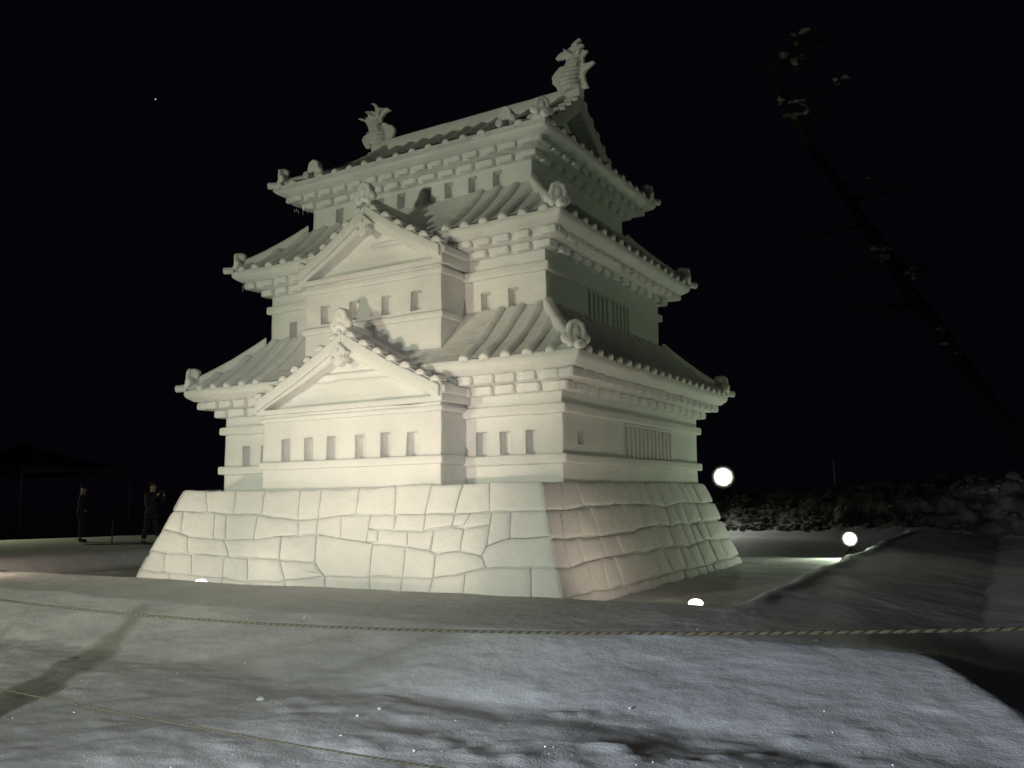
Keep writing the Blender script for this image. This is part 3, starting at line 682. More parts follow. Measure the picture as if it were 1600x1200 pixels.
bay(BW2, -3.49, -B2 + 0.02, 3.9, 5.68, 6.02, 7.04, [wn(c, 4.905, 5.26, 0.23) for c in (-1.09, -0.39, 0.39, 1.06)],
    [(4.72, 4.845, 0.05), (5.51, 5.63, 0.055)], -2.10, 'upper')

# ---- top hip-and-gable roof --------------------------------------------------------
a, b_, z0 = A3 + 0.615, B3 + 0.615, ZE3
ZR = 9.95; XG = 2.80; XW = 2.33
def zf(y):
    s = max(0.0, 1 - abs(y) / b_); return z0 + (ZR - z0) * (0.62 * s + 0.38 * s * s)
ymax_w = b_ - (a - XW)      # where the gable wall starts
m = MB(); ys = [-b_ + 2 * b_ * i / 22 for i in range(23)]
# main slopes between the verges, hips cut at 45 degrees below the verge foot
def xlim(y): 
    hipx = a - (b_ - abs(y))
    return min(a, max(XG, a - (b_ - abs(y))) ) if abs(y) > b_ - (a - XG) else XG
rows = []
for y in ys:
    xl = xlim(y); rows.append([(-xl + 2 * xl * k / 14, y, zf(y)) for k in range(15)])
V_ = [p for r_ in rows for p in r_]; F_ = [(i * 15 + k, i * 15 + k + 1, (i + 1) * 15 + k + 1, (i + 1) * 15 + k) for i in range(22) for k in range(14)]
nb = len(V_)
V_ += [(x, y, z - 0.10) for x, y, z in V_]
F_ += [tuple(nb + q for q in f)[::-1] for f in F_]
def ed(seq):
    for i in range(len(seq) - 1): F_.append((seq[i], seq[i + 1], nb + seq[i + 1], nb + seq[i]))
ed([k for k in range(15)]); ed([22 * 15 + 14 - k for k in range(15)]); ed([i * 15 + 14 for i in range(23)]); ed([(22 - i) * 15 for i in range(23)])
m.add(V_, F_); r3 = m.build('roof', SN, castle, wobble=0.008)
# side skirts and gable walls
for s in (-1, 1):
    mm = MB(); n = 6; L = []
    for i in range(n + 1):
        t = i / n; x = a + (XW - a) * t; yy = b_ + (ymax_w - b_) * t; z = zf(yy) - 0.004
        L.append([(s * x, -yy + 2 * yy * k / 12, z) for k in range(13)])
    F_ = [(i * 13 + k, i * 13 + k + 1, (i + 1) * 13 + k + 1, (i + 1) * 13 + k) for i in range(n) for k in range(12)]
    mm.add([p for l in L for p in l], F_)
    gp = [(-ymax_w - 0.1, zf(ymax_w) - 0.15)] + [(y, zf(y) - 0.09) for y in np.linspace(-ymax_w - 0.1, ymax_w + 0.1, 13)] + [(ymax_w + 0.1, zf(ymax_w) - 0.15)]
    x0, x1 = s * (XW - 0.2), s * (XW + 0.002)
    nn = len(gp); mm.add([(x0, y, z) for y, z in gp] + [(x1, y, z) for y, z in gp], [tuple(range(nn)), tuple(range(nn, 2 * nn))[::-1]] + [(i, (i + 1) % nn, (i + 1) % nn + nn, i + nn) for i in range(nn)])
    mm.build('gable_wall', SN, castle, wobble=0.006)
    # barge board along the verge
    for sy in (-1, 1):
        mm = MB(); P = [Vector((s * (XG - 0.03), sy * (0.02 + (b_ * 0.80) * k / 8), 0)) for k in range(9)]
        V2 = []
        for p in P: z = zf(p.y); V2 += [(p.x - 0.05, p.y, z - 0.30), (p.x + 0.05, p.y, z - 0.30), (p.x + 0.05, p.y, z + 0.015), (p.x - 0.05, p.y, z + 0.015)]
        F2 = [(i * 4 + k, i * 4 + (k + 1) % 4, i * 4 + 4 + (k + 1) % 4, i * 4 + 4 + k) for i in range(8) for k in range(4)] + [(3, 2, 1, 0), (32, 33, 34, 35)]
        mm.add(V2, F2); mm.build('gable_board', SN, r3, bevel=0.024, wobble=0.006)
        k = 0
        while 0.16 + 0.3 * k < b_ * 0.8:
            y = sy * (0.16 + 0.3 * k); mm = MB(); mm.sweep([Vector((s * (XG - 0.30), y, zf(y) - 0.02)), Vector((s * (XG + 0.03), y, zf(y) - 0.02))], 0.108, 8)
            mm.build('verge_tile', SN, r3, bevel=0.024, seg=1, wobble=0.008); k += 1
        # descending ridge with its ornament
        P = [Vector((s * 2.40, sy * (0.05 + (b_ * 0.86) * k / 7), 0)) for k in range(8)]
        for p in P: p.z = zf(p.y) + 0.02
        hip_ridge(r3, P, 0.20, 0.15); ornament(r3, (s * 2.40, sy * (b_ * 0.90), zf(b_ * 0.90) + 0.20), 0 if sy < 0 else PI, 1.0)
# tile rows on the four slopes
for face in (0, 2):
    sy = -1 if face == 0 else 1
    for i in range(-8, 9):
        u = i * 0.40
        yt = 0.08 if abs(u) < 2.2 else (b_ - (a - abs(u)) if abs(u) > XG else None)
        if yt is None:
            if abs(abs(u) - 2.4) < 0.12: continue
            yt = 0.1
        if b_ - yt < 0.15: continue
        P = [Vector((u, sy * (b_ + 0.003 + (yt - b_) * k / 8), zf(b_ + (yt - b_) * k / 8) - 0.042)) for k in range(9)]
        mm = MB(); mm.sweep(P, 0.106, 7, (-0.25, PI + 0.25)); mm.build('tile_row', SN, r3, wobble=0.012, bevel=0.032, seg=1)
for s in (-1, 1):
    for i in range(-6, 7):
        u = i * 0.40
        lim = (a - XW) if abs(u) < ymax_w else b_ - abs(u)
        if lim < 0.15: continue
        P = [Vector((s * (a + 0.003 - lim * k / 4), u, zf(b_ - lim * k / 4) - 0.042)) for k in range(5)]
        mm = MB(); mm.sweep(P, 0.106, 7, (-0.25, PI + 0.25)); mm.build('tile_row', SN, r3, wobble=0.012, bevel=0.032, seg=1)
    for sy in (-1, 1):
        P = [Vector((s * (a - (a - XW) * t), sy * (b_ - (a - XW) * t), zf(b_ - (a - XW) * t) + 0.02)) for t in (0.06, 0.3, 0.6, 0.98)]
        hip_ridge(r3, P); ornament(r3, Vector((s * (a - 0.13), sy * (b_ - 0.13), zf(b_ - 0.13) + 0.20)), math.atan2(s, -sy), 1.0)
mm = MB(); mm.box(-XG - 0.02, XG + 0.02, -0.13, 0.13, ZR - 0.06, ZR + 0.20, 0.4); mm.build('ridge_beam', SN, r3, bevel=0.035, wobble=0.010)

# ---- the two fish ornaments on the main ridge ---------------------------------------
FISH_R = [(2.846, 11.231), (2.784, 11.26), (2.645, 11.187), (2.585, 11.105), (2.388, 11.053), (2.294, 11.025), (2.222, 10.946), (2.244, 10.907), (2.488, 10.881), (2.462, 10.768), (2.403, 10.719), (2.334, 10.738), (2.191, 10.624), (2.119, 10.545), (2.14, 10.44), (2.127, 10.399), (2.241, 10.27), (2.252, 10.12), (2.98, 10.10), (2.916, 10.306), (2.897, 10.429), (2.944, 10.503), (3.137, 10.621), (3.105, 10.662), (2.993, 10.651), (2.903, 10.644), (2.885, 10.801), (2.885, 10.833), (2.989, 10.922), (2.979, 10.941), (2.911, 10.945), (2.89, 10.994), (2.823, 11.014), (2.898, 11.068), (2.882, 11.116), (2.735, 11.116), (2.782, 11.19)]
FISH_L = [(-2.921, 11.253), (-2.772, 11.215), (-2.651, 11.079), (-2.531, 11.032), (-2.372, 10.997), (-2.279, 10.908), (-2.384, 10.913), (-2.49, 10.868), (-2.556, 10.807), (-2.555, 10.675), (-2.37, 10.597), (-2.356, 10.561), (-2.225, 10.519), (-2.147, 10.402), (-2.159, 10.319), (-2.30, 10.12), (-3.05, 10.10), (-3.184, 10.34), (-3.13, 10.438), (-2.955, 10.496), (-2.983, 10.636), (-3.052, 10.763), (-3.148, 10.853), (-3.314, 10.927), (-3.259, 10.947), (-3.135, 10.906), (-3.012, 10.798), (-3.081, 10.926), (-3.054, 10.93), (-2.958, 10.84), (-2.999, 10.928), (-2.973, 10.988), (-3.096, 11.058), (-3.028, 11.08), (-2.933, 11.045), (-2.852, 11.041), (-2.77, 10.971), (-2.758, 11.045), (-2.799, 11.155)]
def fish(outl, spine, lbl):
    m = MB(); m.prism(outl, -0.05, 0.05)
    m.sweep([Vector((x, 0, z)) for x, z, r_ in spine], 0.1, 10, up=Vector((0, 1, 0)), rads=[r_ for _, _, r_ in spine])
    for k, (x, z, r_) in enumerate(spine[1:-1]):
        m.ball((x, 0, z), r_ * 0.75, (1.25, 1.25, 0.5))
    for sy in (-1, 1):      # breast fins standing off the body
        x, z, r_ = spine[1]; m.prism([(x - 0.05, z), (x + 0.12, z + 0.02), (x + 0.05, z + 0.26), (x - 0.02, z + 0.16)], sy * 0.17 - 0.03, sy * 0.17 + 0.03)
    for k in range(9):      # scale ridges round the body
        t = 0.08 + 0.095 * k; q = t * (len(spine) - 1); i = min(int(q), len(spine) - 2); f = q - i
        x, z, r_ = [spine[i][c] + (spine[i + 1][c] - spine[i][c]) * f for c in range(3)]
        m.sweep([Vector((x + math.cos(an) * r_ * 1.0, math.sin(an) * r_ * 1.0, z + 0.03 * math.cos(2 * an))) for an in [2 * PI * j / 14 for j in range(15)]], 0.020, 6)
    for sy in (-1, 1):      # paired spikes off the tail and brow
        for (i, dx, dz, L) in ((3, -0.22, 0.16, 1.0), (3, 0.20, 0.16, 1.0), (2, 0.24, 0.06, 0.8), (1, -0.28, 0.05, 0.9)):
            x, z, r_ = spine[i]; p = Vector((x, sy * r_ * 0.4, z)); e = p + Vector((dx, sy * 0.13, dz)) * L
            m.sweep([p, p.lerp(e, 0.55) + Vector((0, 0, -0.02)), e + Vector((0, 0, 0.03))], 0.04, 7, rads=[0.055, 0.038, 0.012])
        m.ball((spine[0][0] - 0.12 * (1 if spine[0][0] > 0 else -1), sy * 0.15, 10.27), 0.075)
    o = m.build('fish_ornament', SN, castle); remesh(o, 0.017, 1); o.data.materials.clear(); o.data.materials.append(SN)
    o['label'] = lbl; return o
fish(FISH_R, [(2.60, 10.08, .26), (2.55, 10.35, .25), (2.62, 10.60, .20), (2.70, 10.85, .13), (2.74, 11.0, .06)], 'taller snow fish with spiky tail on the right end of the ridge')
fish(FISH_L, [(-2.70, 10.08, .25), (-2.65, 10.35, .23), (-2.72, 10.55, .17), (-2.73, 10.80, .09), (-2.70, 11.0, .05)], 'snow fish with forked tail on the left end of the ridge')

# ---- icicles under the left eaves ---------------------------------------------------
for (xr, yr, zb, n) in (((-3.9, -3.4), -B2 - 0.47, ZE2 - 0.26, 7), ((-3.15, -2.75), -B3 - 0.3, ZE3 - 0.42, 8), ((-4.3, -3.9), -B1 - 0.46, ZE1 - 0.26, 4), ((3.55, 3.85), -B2 - 0.45, ZE2 - 0.26, 3)):
    for k in range(n):
        x = random.uniform(*xr); y = yr + random.uniform(0, 0.25); L = random.uniform(0.05, 0.17)
        mm = MB(); mm.sweep([Vector((x, y, zb + 0.02)), Vector((x, y, zb - L * .5)), Vector((x, y, zb - L))], 0.01, 5, up=Vector((1, 0, 0)), rads=[0.012, 0.008, 0.001]); mm.build('icicle', M['ice'], castle, smooth=True)
# ================================================================== LAMPS
def ground_lamp(loc, aim_rz, label):
    t = empty('ground_spotlight', (loc[0], loc[1], loc[2] - 0.16), aim_rz); tag(t, label, 'spotlight')
    m = MB(); m.sweep([Vector((0, -0.02, 0.0)), Vector((0, -0.02, 0.10))], 0.085, 14, up=Vector((0, 1, 0))); m.build('housing', M['black_metal'], t, bevel=0.01)
    m = MB(); m.ball((0, 0.0, 0.135), 0.088, (1.15, 1.0, 0.62), 16, 10); m.build('lit_lens', M['warm_glass'], t, smooth=True)
    m = MB(); m.sweep([Vector((0.10 * math.cos(k * PI / 8), -0.02, 0.10 + 0.0 * k)) + Vector((0, 0.10 * math.sin(k * PI / 8) * -1, 0)) for k in range(9)], 0.012, 6); m.build('rim', M['black_metal'], t)
    return t
ground_lamp(LAMP_LEFT, 0.5, 'small glowing spotlight half sunk in snow at the left foot of the castle')
ground_lamp(LAMP_RIGHT, 0.9, 'small glowing spotlight half sunk in snow right of the castle corner')
def flood(name, loc, r, rz, gzv, label):
    t = empty(name, (loc[0], loc[1], gzv), rz); tag(t, label, 'floodlight'); h = loc[2] - gzv
    m = MB(); m.sweep([Vector((0, 0.02, h)), Vector((0, 0.10, h)), Vector((0, 0.24, h))], r, 20, up=Vector((0, 0, 1)), rads=[r * 1.03, r * 1.03, r * 0.6]); m.build('housing', M['black_metal'], t, bevel=0.01)
    m = MB(); m.ball((0, 0.0, h), r * 0.74, (1, 0.30, 1), 24, 14); m.build('lit_lens', M['white_glass'], t, smooth=True)
    m = MB(); NR = 28
    rg = [(r * 0.70, 0.015), (r * 0.95, -0.01), (r * 1.22, -0.06), (r * 1.24, -0.045), (r * 0.98, 0.019)]
    m.add([(math.cos(2 * PI * k / NR) * q, y_, h + math.sin(2 * PI * k / NR) * q) for q, y_ in rg for k in range(NR)], [(j * NR + k, j * NR + (k + 1) % NR, (j + 1) * NR + (k + 1) % NR, (j + 1) * NR + k) for j in range(4) for k in range(NR)])
    m.build('halo_bowl', M['halo_bowl'], t, smooth=True)  # bowl added round the lens to imitate a soft halo
    m = MB(); m.sweep([Vector((0, 0.14, h - r * 0.5)), Vector((0, 0.14, -0.15))], 0.028, 8, up=Vector((0, 1, 0))); m.build('pole', M['black_metal'], t)
    for k in range(3):
        an = k * 2 * PI / 3; m = MB(); hh = min(0.5, h * 0.45)
        m.sweep([Vector((0, 0.14, hh)), Vector((math.cos(an) * 0.35, 0.14 + math.sin(an) * 0.35, 0))], 0.015, 6); m.build('leg', M['black_metal'], t)
    return t
def face_cam(loc): return math.atan2(CAM.x - loc[0], -(CAM.y - loc[1]))
flood('floodlight', FLOOD_NEAR, 0.15, face_cam(FLOOD_NEAR) * 0.6, gz(6.55, 6.6), 'smaller glaring floodlight low on the snow just right of the castle')
flood('floodlight', FLOOD_FAR, 0.37, face_cam(FLOOD_FAR), gz(*FLOOD_FAR[:2]), 'larger glaring white floodlight behind the castle in front of the rough bank')

# ================================================================== ROPES
def cam_pt(px, py, depth):
    v = cd + cr * ((px - 800) / 1325.36) - cu * ((py - 600) / 1325.36); return CAM + v * depth
def rope(P0, P1, sag, rad, pitch, label, name='striped_rope', cat='rope'):
    t = empty(name, tuple(P0)); tag(t, label, cat, 'striped ropes strung before the snow bank')
    L = (P1 - P0).length; n = int(L / pitch * 10); side = (P1 - P0).cross(Vector((0, 0, 1))).normalized()
    for s_i in range(3):
        m = MB(); path = []
        for i in range(n + 1):
            u = i / n; c = P0.lerp(P1, u) - Vector((0, 0, 4 * sag * u * (1 - u)))
            c += side * 0.004 * noise.noise(Vector((u * 30, 0, 1)))
            an = 2 * PI * (u * L / pitch) + s_i * 2 * PI / 3
            path.append(c + side * (math.cos(an) * rad * 0.5) + Vector((0, 0, math.sin(an) * rad * 0.5)) - P0)
        m.sweep(path, rad * 0.56, 6); o = m.build('strand', M['black_strand'] if s_i == 0 else M['yellow_strand'], t, smooth=True)
        if s_i == 0: o['label'] = 'black strand'
    return t
# the two ropes hang from the same stakes, outside the frame on both sides
RA0 = Vector((2.6, -12.83, 1.227)); RA1 = Vector((11.5, -12.83, 1.39))
rope(RA0, RA1, 0.2416, 0.0056, 0.038, 'upper yellow and black striped rope crossing the picture above the snow slope')
RB0 = Vector((2.6, -12.83, 0.70)); RB1 = Vector((11.5, -12.83, 0.738))
rope(RB0, RB1, 0.119, 0.0040, 0.034, 'lower striped rope running down to the bottom edge of the picture')
for P in (RA0, RA1):
    t = empty('rope_stake', (P.x, P.y, gz(P.x, P.y) - 0.05)); tag(t, 'black stake holding the striped ropes at the %s' % ('left end' if P is RA0 else 'right end'), 'stake', 'stakes holding the ropes')
    m = MB(); m.sweep([Vector((0, 0.02, 0)), Vector((0, 0.02, P.z - t.location.z + 0.12))], 0.014, 8, up=Vector((0, 1, 0))); m.build('rod', M['black_metal'], t)
    m = MB(); m.ball((0, 0.02, P.z - t.location.z + 0.12), 0.024); m.build('cap', M['black_metal'], t, smooth=True)

# ================================================================== PEOPLE
def skin_mesh(name, verts, edges, radii, mat, parent, root=0, sub=1):
    me = bpy.data.meshes.new(name); me.from_pydata(verts, edges, []); o = bpy.data.objects.new(name, me); COL.objects.link(o)
    o.modifiers.new('skin', 'SKIN')
    sv = me.skin_vertices[0].data if me.skin_vertices else None
    if sv is None:
        bm = bmesh.new(); bm.from_mesh(me); bm.verts.layers.skin.verify(); bm.to_mesh(me); bm.free(); sv = me.skin_vertices[0].data
    for i, r_ in enumerate(radii):
        r2 = r_ if isinstance(r_, tuple) else (r_, r_)
        sv[i].radius = r2; sv[i].use_root = (i == root)
    s = o.modifiers.new('sub', 'SUBSURF'); s.levels = sub; s.render_levels = sub
    me2 = bake(o); me2.materials.clear(); me2.materials.append(mat); me2.shade_smooth(); o.parent = parent
    return o
def person(loc, rz, label, spread=0.12, arms='down', height=1.68):
    t = empty('person', loc, rz); tag(t, label, 'person', None)
    s = height / 1.68
    def S(L): return [tuple(c * s for c in p) for p in L]
    sp = spread
    # joints: pelvis, waist, chest, neck, head base, head
    J = {'pel': (0, 0, .90), 'wai': (0, 0, 1.05), 'che': (0, .0, 1.27), 'nck': (0, 0, 1.42), 'hd': (0, -.015, 1.53), 'crown': (0, -.01, 1.63)}
    if arms == 'raised': el = (0.24, -0.10, 1.10); wr = (0.10, -0.33, 1.33); hn = (0.07, -0.37, 1.40)
    elif arms == 'pockets': el = (0.28, 0.05, 1.08); wr = (0.20, -0.10, 0.93); hn = (0.17, -0.13, .90)
    else: el = (0.25, 0.02, 1.10); wr = (0.27, -0.03, .86); hn = (0.27, -0.05, .78)
    def mir(p, q): return (p[0] * q, p[1], p[2])
    body_v = [J['pel'], J['wai'], J['che'], J['nck'], J['hd'], J['crown']]; R = [.13, .12, .14, .055, .085, .07]; E_ = [(0, 1), (1, 2), (2, 3), (3, 4), (4, 5)]
    for q in (-1, 1):
        i = len(body_v); body_v += [mir((.17, 0, 1.35), q), mir(el, q), mir(wr, q), mir(hn, q)]; R += [.06, .042, .03, .034]; E_ += [(2, i), (i, i + 1), (i + 1, i + 2), (i + 2, i + 3)]
        i = len(body_v); body_v += [(.09 * q, 0, .84), ((.09 + sp * .5) * q, -.02, .47), ((.09 + sp) * q, .01, .09), ((.09 + sp) * q, -.13, .035)]; R += [.085, .058, .042, .03]; E_ += [(0, i), (i, i + 1), (i + 1, i + 2), (i + 2, i + 3)]
    skin_mesh('body', S(body_v), E_, [r_ * s for r_ in R], M['skin'], t)
    # face: nose, ears, eyes and mouth
    m = MB(); m.ball((0, -.105 * s, 1.535 * s), .017, (.8, 1.1, 1.3)); m.build('nose', M['skin'], t, smooth=True)
    for q in (-1, 1):
        m = MB(); m.ball((q * .085 * s, 0, 1.54 * s), .026, (.4, .8, 1.2)); m.build('ear', M['skin'], t, smooth=True)
        m = MB(); m.ball((q * .032 * s, -.088 * s, 1.56 * s), .011); m.build('eye', M['black_metal'], t, smooth=True)
    m = MB(); m.ball((0, -.092 * s, 1.497 * s), .02, (1.2, .4, .3)); m.build('mouth', M['hat'], t, smooth=True)
    # jacket
    jv = [(0, 0, .80), (0, 0, .95), (0, 0, 1.08), (0, 0, 1.28), (0, 0.0, 1.42)]; jr = [(.18, .14), (.175, .14), (.165, .135), (.185, .14), (.085, .085)]; je = [(0, 1), (1, 2), (2, 3), (3, 4)]
    for q in (-1, 1):
        i = len(jv); jv += [mir((.19, 0, 1.34), q), mir(el, q), mir(wr, q)]; jr += [.085, .068, .055]; je += [(3, i), (i, i + 1), (i + 1, i + 2)]
    skin_mesh('jacket', S(jv), je, [tuple(c * s for c in r_) if isinstance(r_, tuple) else r_ * s for r_ in jr], M['coat'], t, root=1)
    tv = [(0, 0, .88)]; tr_ = [.15]; te_ = []
    for q in (-1, 1):
        i = len(tv); tv += [(.095 * q, 0, .78), ((.09 + sp * .5) * q, -.02, .47), ((.09 + sp) * q, .01, .14)]; tr_ += [.105, .08, .068]; te_ += [(0, i), (i, i + 1), (i + 1, i + 2)]
    skin_mesh('trousers', S(tv), te_, [r_ * s for r_ in tr_], M['trousers'], t)
    for q in (-1, 1):
        skin_mesh('boot', S([((.09 + sp) * q, .03, .16), ((.09 + sp) * q, .02, .06), ((.09 + sp) * q, -.09, .05), ((.09 + sp) * q, -.17, .04)]), [(0, 1), (1, 2), (2, 3)], [.062 * s, .055 * s, .05 * s, .04 * s], M['black_metal'], t)
    skin_mesh('hat', S([(0, .005, 1.575), (0, .01, 1.66), (0, .02, 1.72)]), [(0, 1), (1, 2)], [.105 * s, .09 * s, .03 * s], M['hat'], t)
    # hands: palm with five fingers
    for q in (-1, 1):
        c = Vector(mir(hn, q)) * s; w_ = Vector(mir(wr, q)) * s; dr = (c - w_).normalized(); sd = dr.cross(Vector((0, 1, 0.2))).normalized(); m = MB()
        m.sweep([w_, c + dr * 0.03], 0.03, 8, rads=[0.024, 0.036])
        for k, fl in enumerate((0.055, 0.068, 0.072, 0.066)):
            b0 = c + dr * 0.02 + sd * (k - 1.5) * 0.017; k1 = b0 + dr * fl * 0.5; k2 = k1 + (dr + Vector((0, -0.7, -0.2))).normalized() * fl * 0.5; m.sweep([b0, k1, k2], 0.009, 6, rads=[.0095, .009, .007])
        b0 = c - dr * 0.005 - sd * 0.03; m.sweep([b0, b0 - sd * 0.02 + dr * 0.02, b0 - sd * 0.025 + dr * 0.05], 0.01, 6)
        m.build('hand', M['hat'], t, smooth=True)
    return t
p1 = person((-13.55, -0.17, gz(-13.55, -0.17)), 2.5, 'dark silhouetted person standing alone on the far left snow', 0.03, 'pockets', 1.66)
p2 = person((-10.62, 0.0, gz(-10.62, 0)), 1.6, 'dark silhouetted person with legs apart, nearest the castle base on the left', 0.16, 'raised', 1.70)
ph = MB(); ph.box(-0.075, 0.075, -0.006, 0.006, -0.04, 0.04); pho = ph.build('mobile_phone', M['black_metal'], None, bevel=0.004)
pho.location = p2.matrix_basis @ Vector((0, -0.44, 1.45)); pho.rotation_euler = (0, 0, 1.6); tag(pho, 'dark phone held up by the person beside the castle base', 'phone')
scr = MB(); scr.box(-0.068, 0.068, 0.0065, 0.008, -0.034, 0.034); scr.build('lit_screen', emit('phone_screen', (0.9, 0.7, 0.5), 0.25), pho)
person((4.35, -13.2, gz(4.35, -13.2)), 2.5, 'visitor in a dark coat outside the left edge, casting the shadow on the slope', 0.03, 'pockets', 1.58)

# post and low rope behind the left bank
def low_post(x, y, h, label, mat='black_metal', r_=0.016):
    z = gz(x, y); t = empty('marker_post', (x, y, z - 0.05)); tag(t, label, 'post')
    m = MB(); m.sweep([Vector((0, 0, 0)), Vector((0, 0, h))], r_, 8, up=Vector((0, 1, 0))); m.build('rod', M[mat], t)
    m = MB(); m.ball((0, 0, h), r_ * 1.7); m.build('cap', M[mat], t, smooth=True); return t
low_post(-11.2, -0.79, 0.74, 'thin dark post standing in the snow between the two distant people')
low_post(3.86, 21.0, 1.05, 'thin post standing on top of the dark bank at the right', 'steel', 0.03)
m = MB(); P = [Vector((-12.15 + 0.31 * k, -0.95 + 0.17 * k, 0)) for k in range(8)]
for p in P: p.z = gz(p.x, p.y) + 0.012
m.sweep(P, 0.016, 6); o = m.build('slack_rope', M['black_strand'], None, smooth=True); tag(o, 'slack dark rope lying on the snow between the distant people', 'rope')

# ================================================================== TENT ON THE FAR LEFT
t = empty('event_tent', (-30.2, 7.5, gz(-30.2, 7.5))); tag(t, 'dim pale pointed event tent in the dark at the far left edge', 'tent')
zt = 3.1 - gz(-25.5, 7.5) - 0.0; hw = 4.6; hd = 2.6; apex = zt + 1.25
m = MB(); n = 8; V_ = []; F_ = []
cor = [(-hw, -hd), (hw, -hd), (hw, hd), (-hw, hd)]
loops = []
for k in range(7):
    s = 1 - k / 7; zz = zt + (apex - zt) * (k / 7) ** 1.35; L = []
    for c in range(4):
        p, q = Vector(cor[c]), Vector(cor[(c + 1) % 4])
        for i in range(6): r_ = p.lerp(q, i / 6) * s; L.append((r_.x, r_.y, zz))
    loops.append(L)
nn = 24; V_ = [p for L in loops for p in L] + [(0, 0, apex)]
F_ = [(k * nn + i, k * nn + (i + 1) % nn, (k + 1) * nn + (i + 1) % nn, (k + 1) * nn + i) for k in range(6) for i in range(nn)] + [(6 * nn + i, 6 * nn + (i + 1) % nn, 7 * nn) for i in range(nn)]
m.add(V_, F_); m.build('canopy', M['tent'], t, smooth=False)
m = MB()
for c in range(4):
    p, q = Vector(cor[c]), Vector(cor[(c + 1) % 4])
    nrm = Vector((q.y - p.y, p.x - q.x)).normalized() * 0.02
    m.add([(p.x + nrm.x, p.y + nrm.y, zt - 0.28), (q.x + nrm.x, q.y + nrm.y, zt - 0.28), (q.x + nrm.x, q.y + nrm.y, zt + 0.004), (p.x + nrm.x, p.y + nrm.y, zt + 0.004)], [(0, 1, 2, 3)])
m.build('valance', M['tent'], t)
for c in cor:
    m = MB(); m.sweep([Vector((c[0] * .98, c[1] * .98, 0)), Vector((c[0] * .98, c[1] * .98, zt - 0.02))], 0.03, 8, up=Vector((0, 1, 0))); m.build('pole', M['steel'], t)

# ================================================================== TREES
def tree(name, path, r0, r1, label, cat, clumps, branches, seed):
    """leaning trunk through path, bare limbs, needle tufts and clumps of snow"""
    rnd = random.Random(seed); base = Vector(path[0]); t = empty(name, tuple(base)); tag(t, label, cat)
    P = [Vector(p) - base for p in path]
    Q = []
    for i in range(len(P) - 1):
        for k in range(5): Q.append(P[i].lerp(P[i + 1], k / 5))
    Q.append(P[-1]); n = len(Q)
    Q = [q + Vector((noise.noise(q * 0.4 + Vector((seed, 0, 0))), noise.noise(q * 0.4 + Vector((0, seed, 0))), 0)) * 0.22 * min(1, i / 4) for i, q in enumerate(Q)]
    m = MB(); m.sweep(Q, r0, 10, up=Vector((0, 1, 0)), rads=[r0 + (r1 - r0) * i / (n - 1) for i in range(n)]); m.build('trunk', M['bark'], t, smooth=True, wobble=0.03)
    leaf = MB()
    for b_i in range(branches):
        u = rnd.uniform(0.30, 1.0); i = min(n - 2, int(u * (n - 1))); c = Q[i]
        an = rnd.uniform(0, 2 * PI); L = rnd.uniform(1.2, 3.2) * (1.25 - u * 0.6); dr = Vector((math.cos(an), math.sin(an), rnd.uniform(-0.1, 0.35)))
        bp = [c + dr * L * k / 4 + Vector((0, 0, -0.10 * L * (k / 4) ** 2)) + Vector((rnd.uniform(-.1, .1), rnd.uniform(-.1, .1), rnd.uniform(-.1, .1))) * (k > 0) for k in range(5)]
        mm = MB(); rb = max(0.03, 0.35 * (r0 + (r1 - r0) * u)); mm.sweep(bp, rb, 6, rads=[rb * (1 - .2 * k) for k in range(5)]); mm.build('branch', M['bark'], t, smooth=True)
        for k in range(int(45 * L)):
            q = bp[2].lerp(bp[4], rnd.uniform(-0.4, 1.1)) + Vector((rnd.gauss(0, .32), rnd.gauss(0, .32), rnd.gauss(0.05, .14)))
            a1 = Vector((rnd.uniform(-1, 1), rnd.uniform(-1, 1), rnd.uniform(-.3, .8))).normalized() * rnd.uniform(.10, .22); s1 = a1.cross(Vector((rnd.random(), rnd.random(), 1))).normalized() * 0.03
            leaf.add([q - s1, q + s1, q + a1], [(0, 1, 2)])
        if b_i < clumps:
            mm = MB()
            for k in range(5):
                q = bp[2].lerp(bp[4], k / 4); mm.ball(q + Vector((0, 0, .07)), rnd.uniform(.10, .2), (1.4, 1.2, .5), 8, 6)
            mm.build('snow_clump', M['dim_dirty'], t, smooth=True, wobble=0.12)  # darkened albedo stands in for weak light on the branches
    lo = leaf.build('crown', M['needles'], t, fix=False); lo['kind'] = 'stuff'
    return t, Q
zt0 = gz(12.6, 24.0)
def tp(px, py, y):   # a place on the leaning trunk, standing on the plane y
    v = cd + cr * ((px - 800) / 1325.36) - cu * ((py - 600) / 1325.36); return CAM + v * ((y - CAM.y) / v.y)
pine, Q = tree('leaning_pine', [(12.6, 22.3, gz(12.6, 22.3) - 0.2), (10.55, 22, 3.2), (8.64, 22, 6.43), (7.02, 22, 9.76), (6.41, 22, 11.34), (4.59, 22, 14.61), (2.92, 22, 18.21), (2.2, 22, 19.9), (2.84, 22, 21.3), (4.2, 22, 21.6)],
     0.34, 0.06, 'tall leaning pine with snow on its limbs, dark against the night at the right', 'tree', 0, 17, 5)
pb = Vector(pine.location)
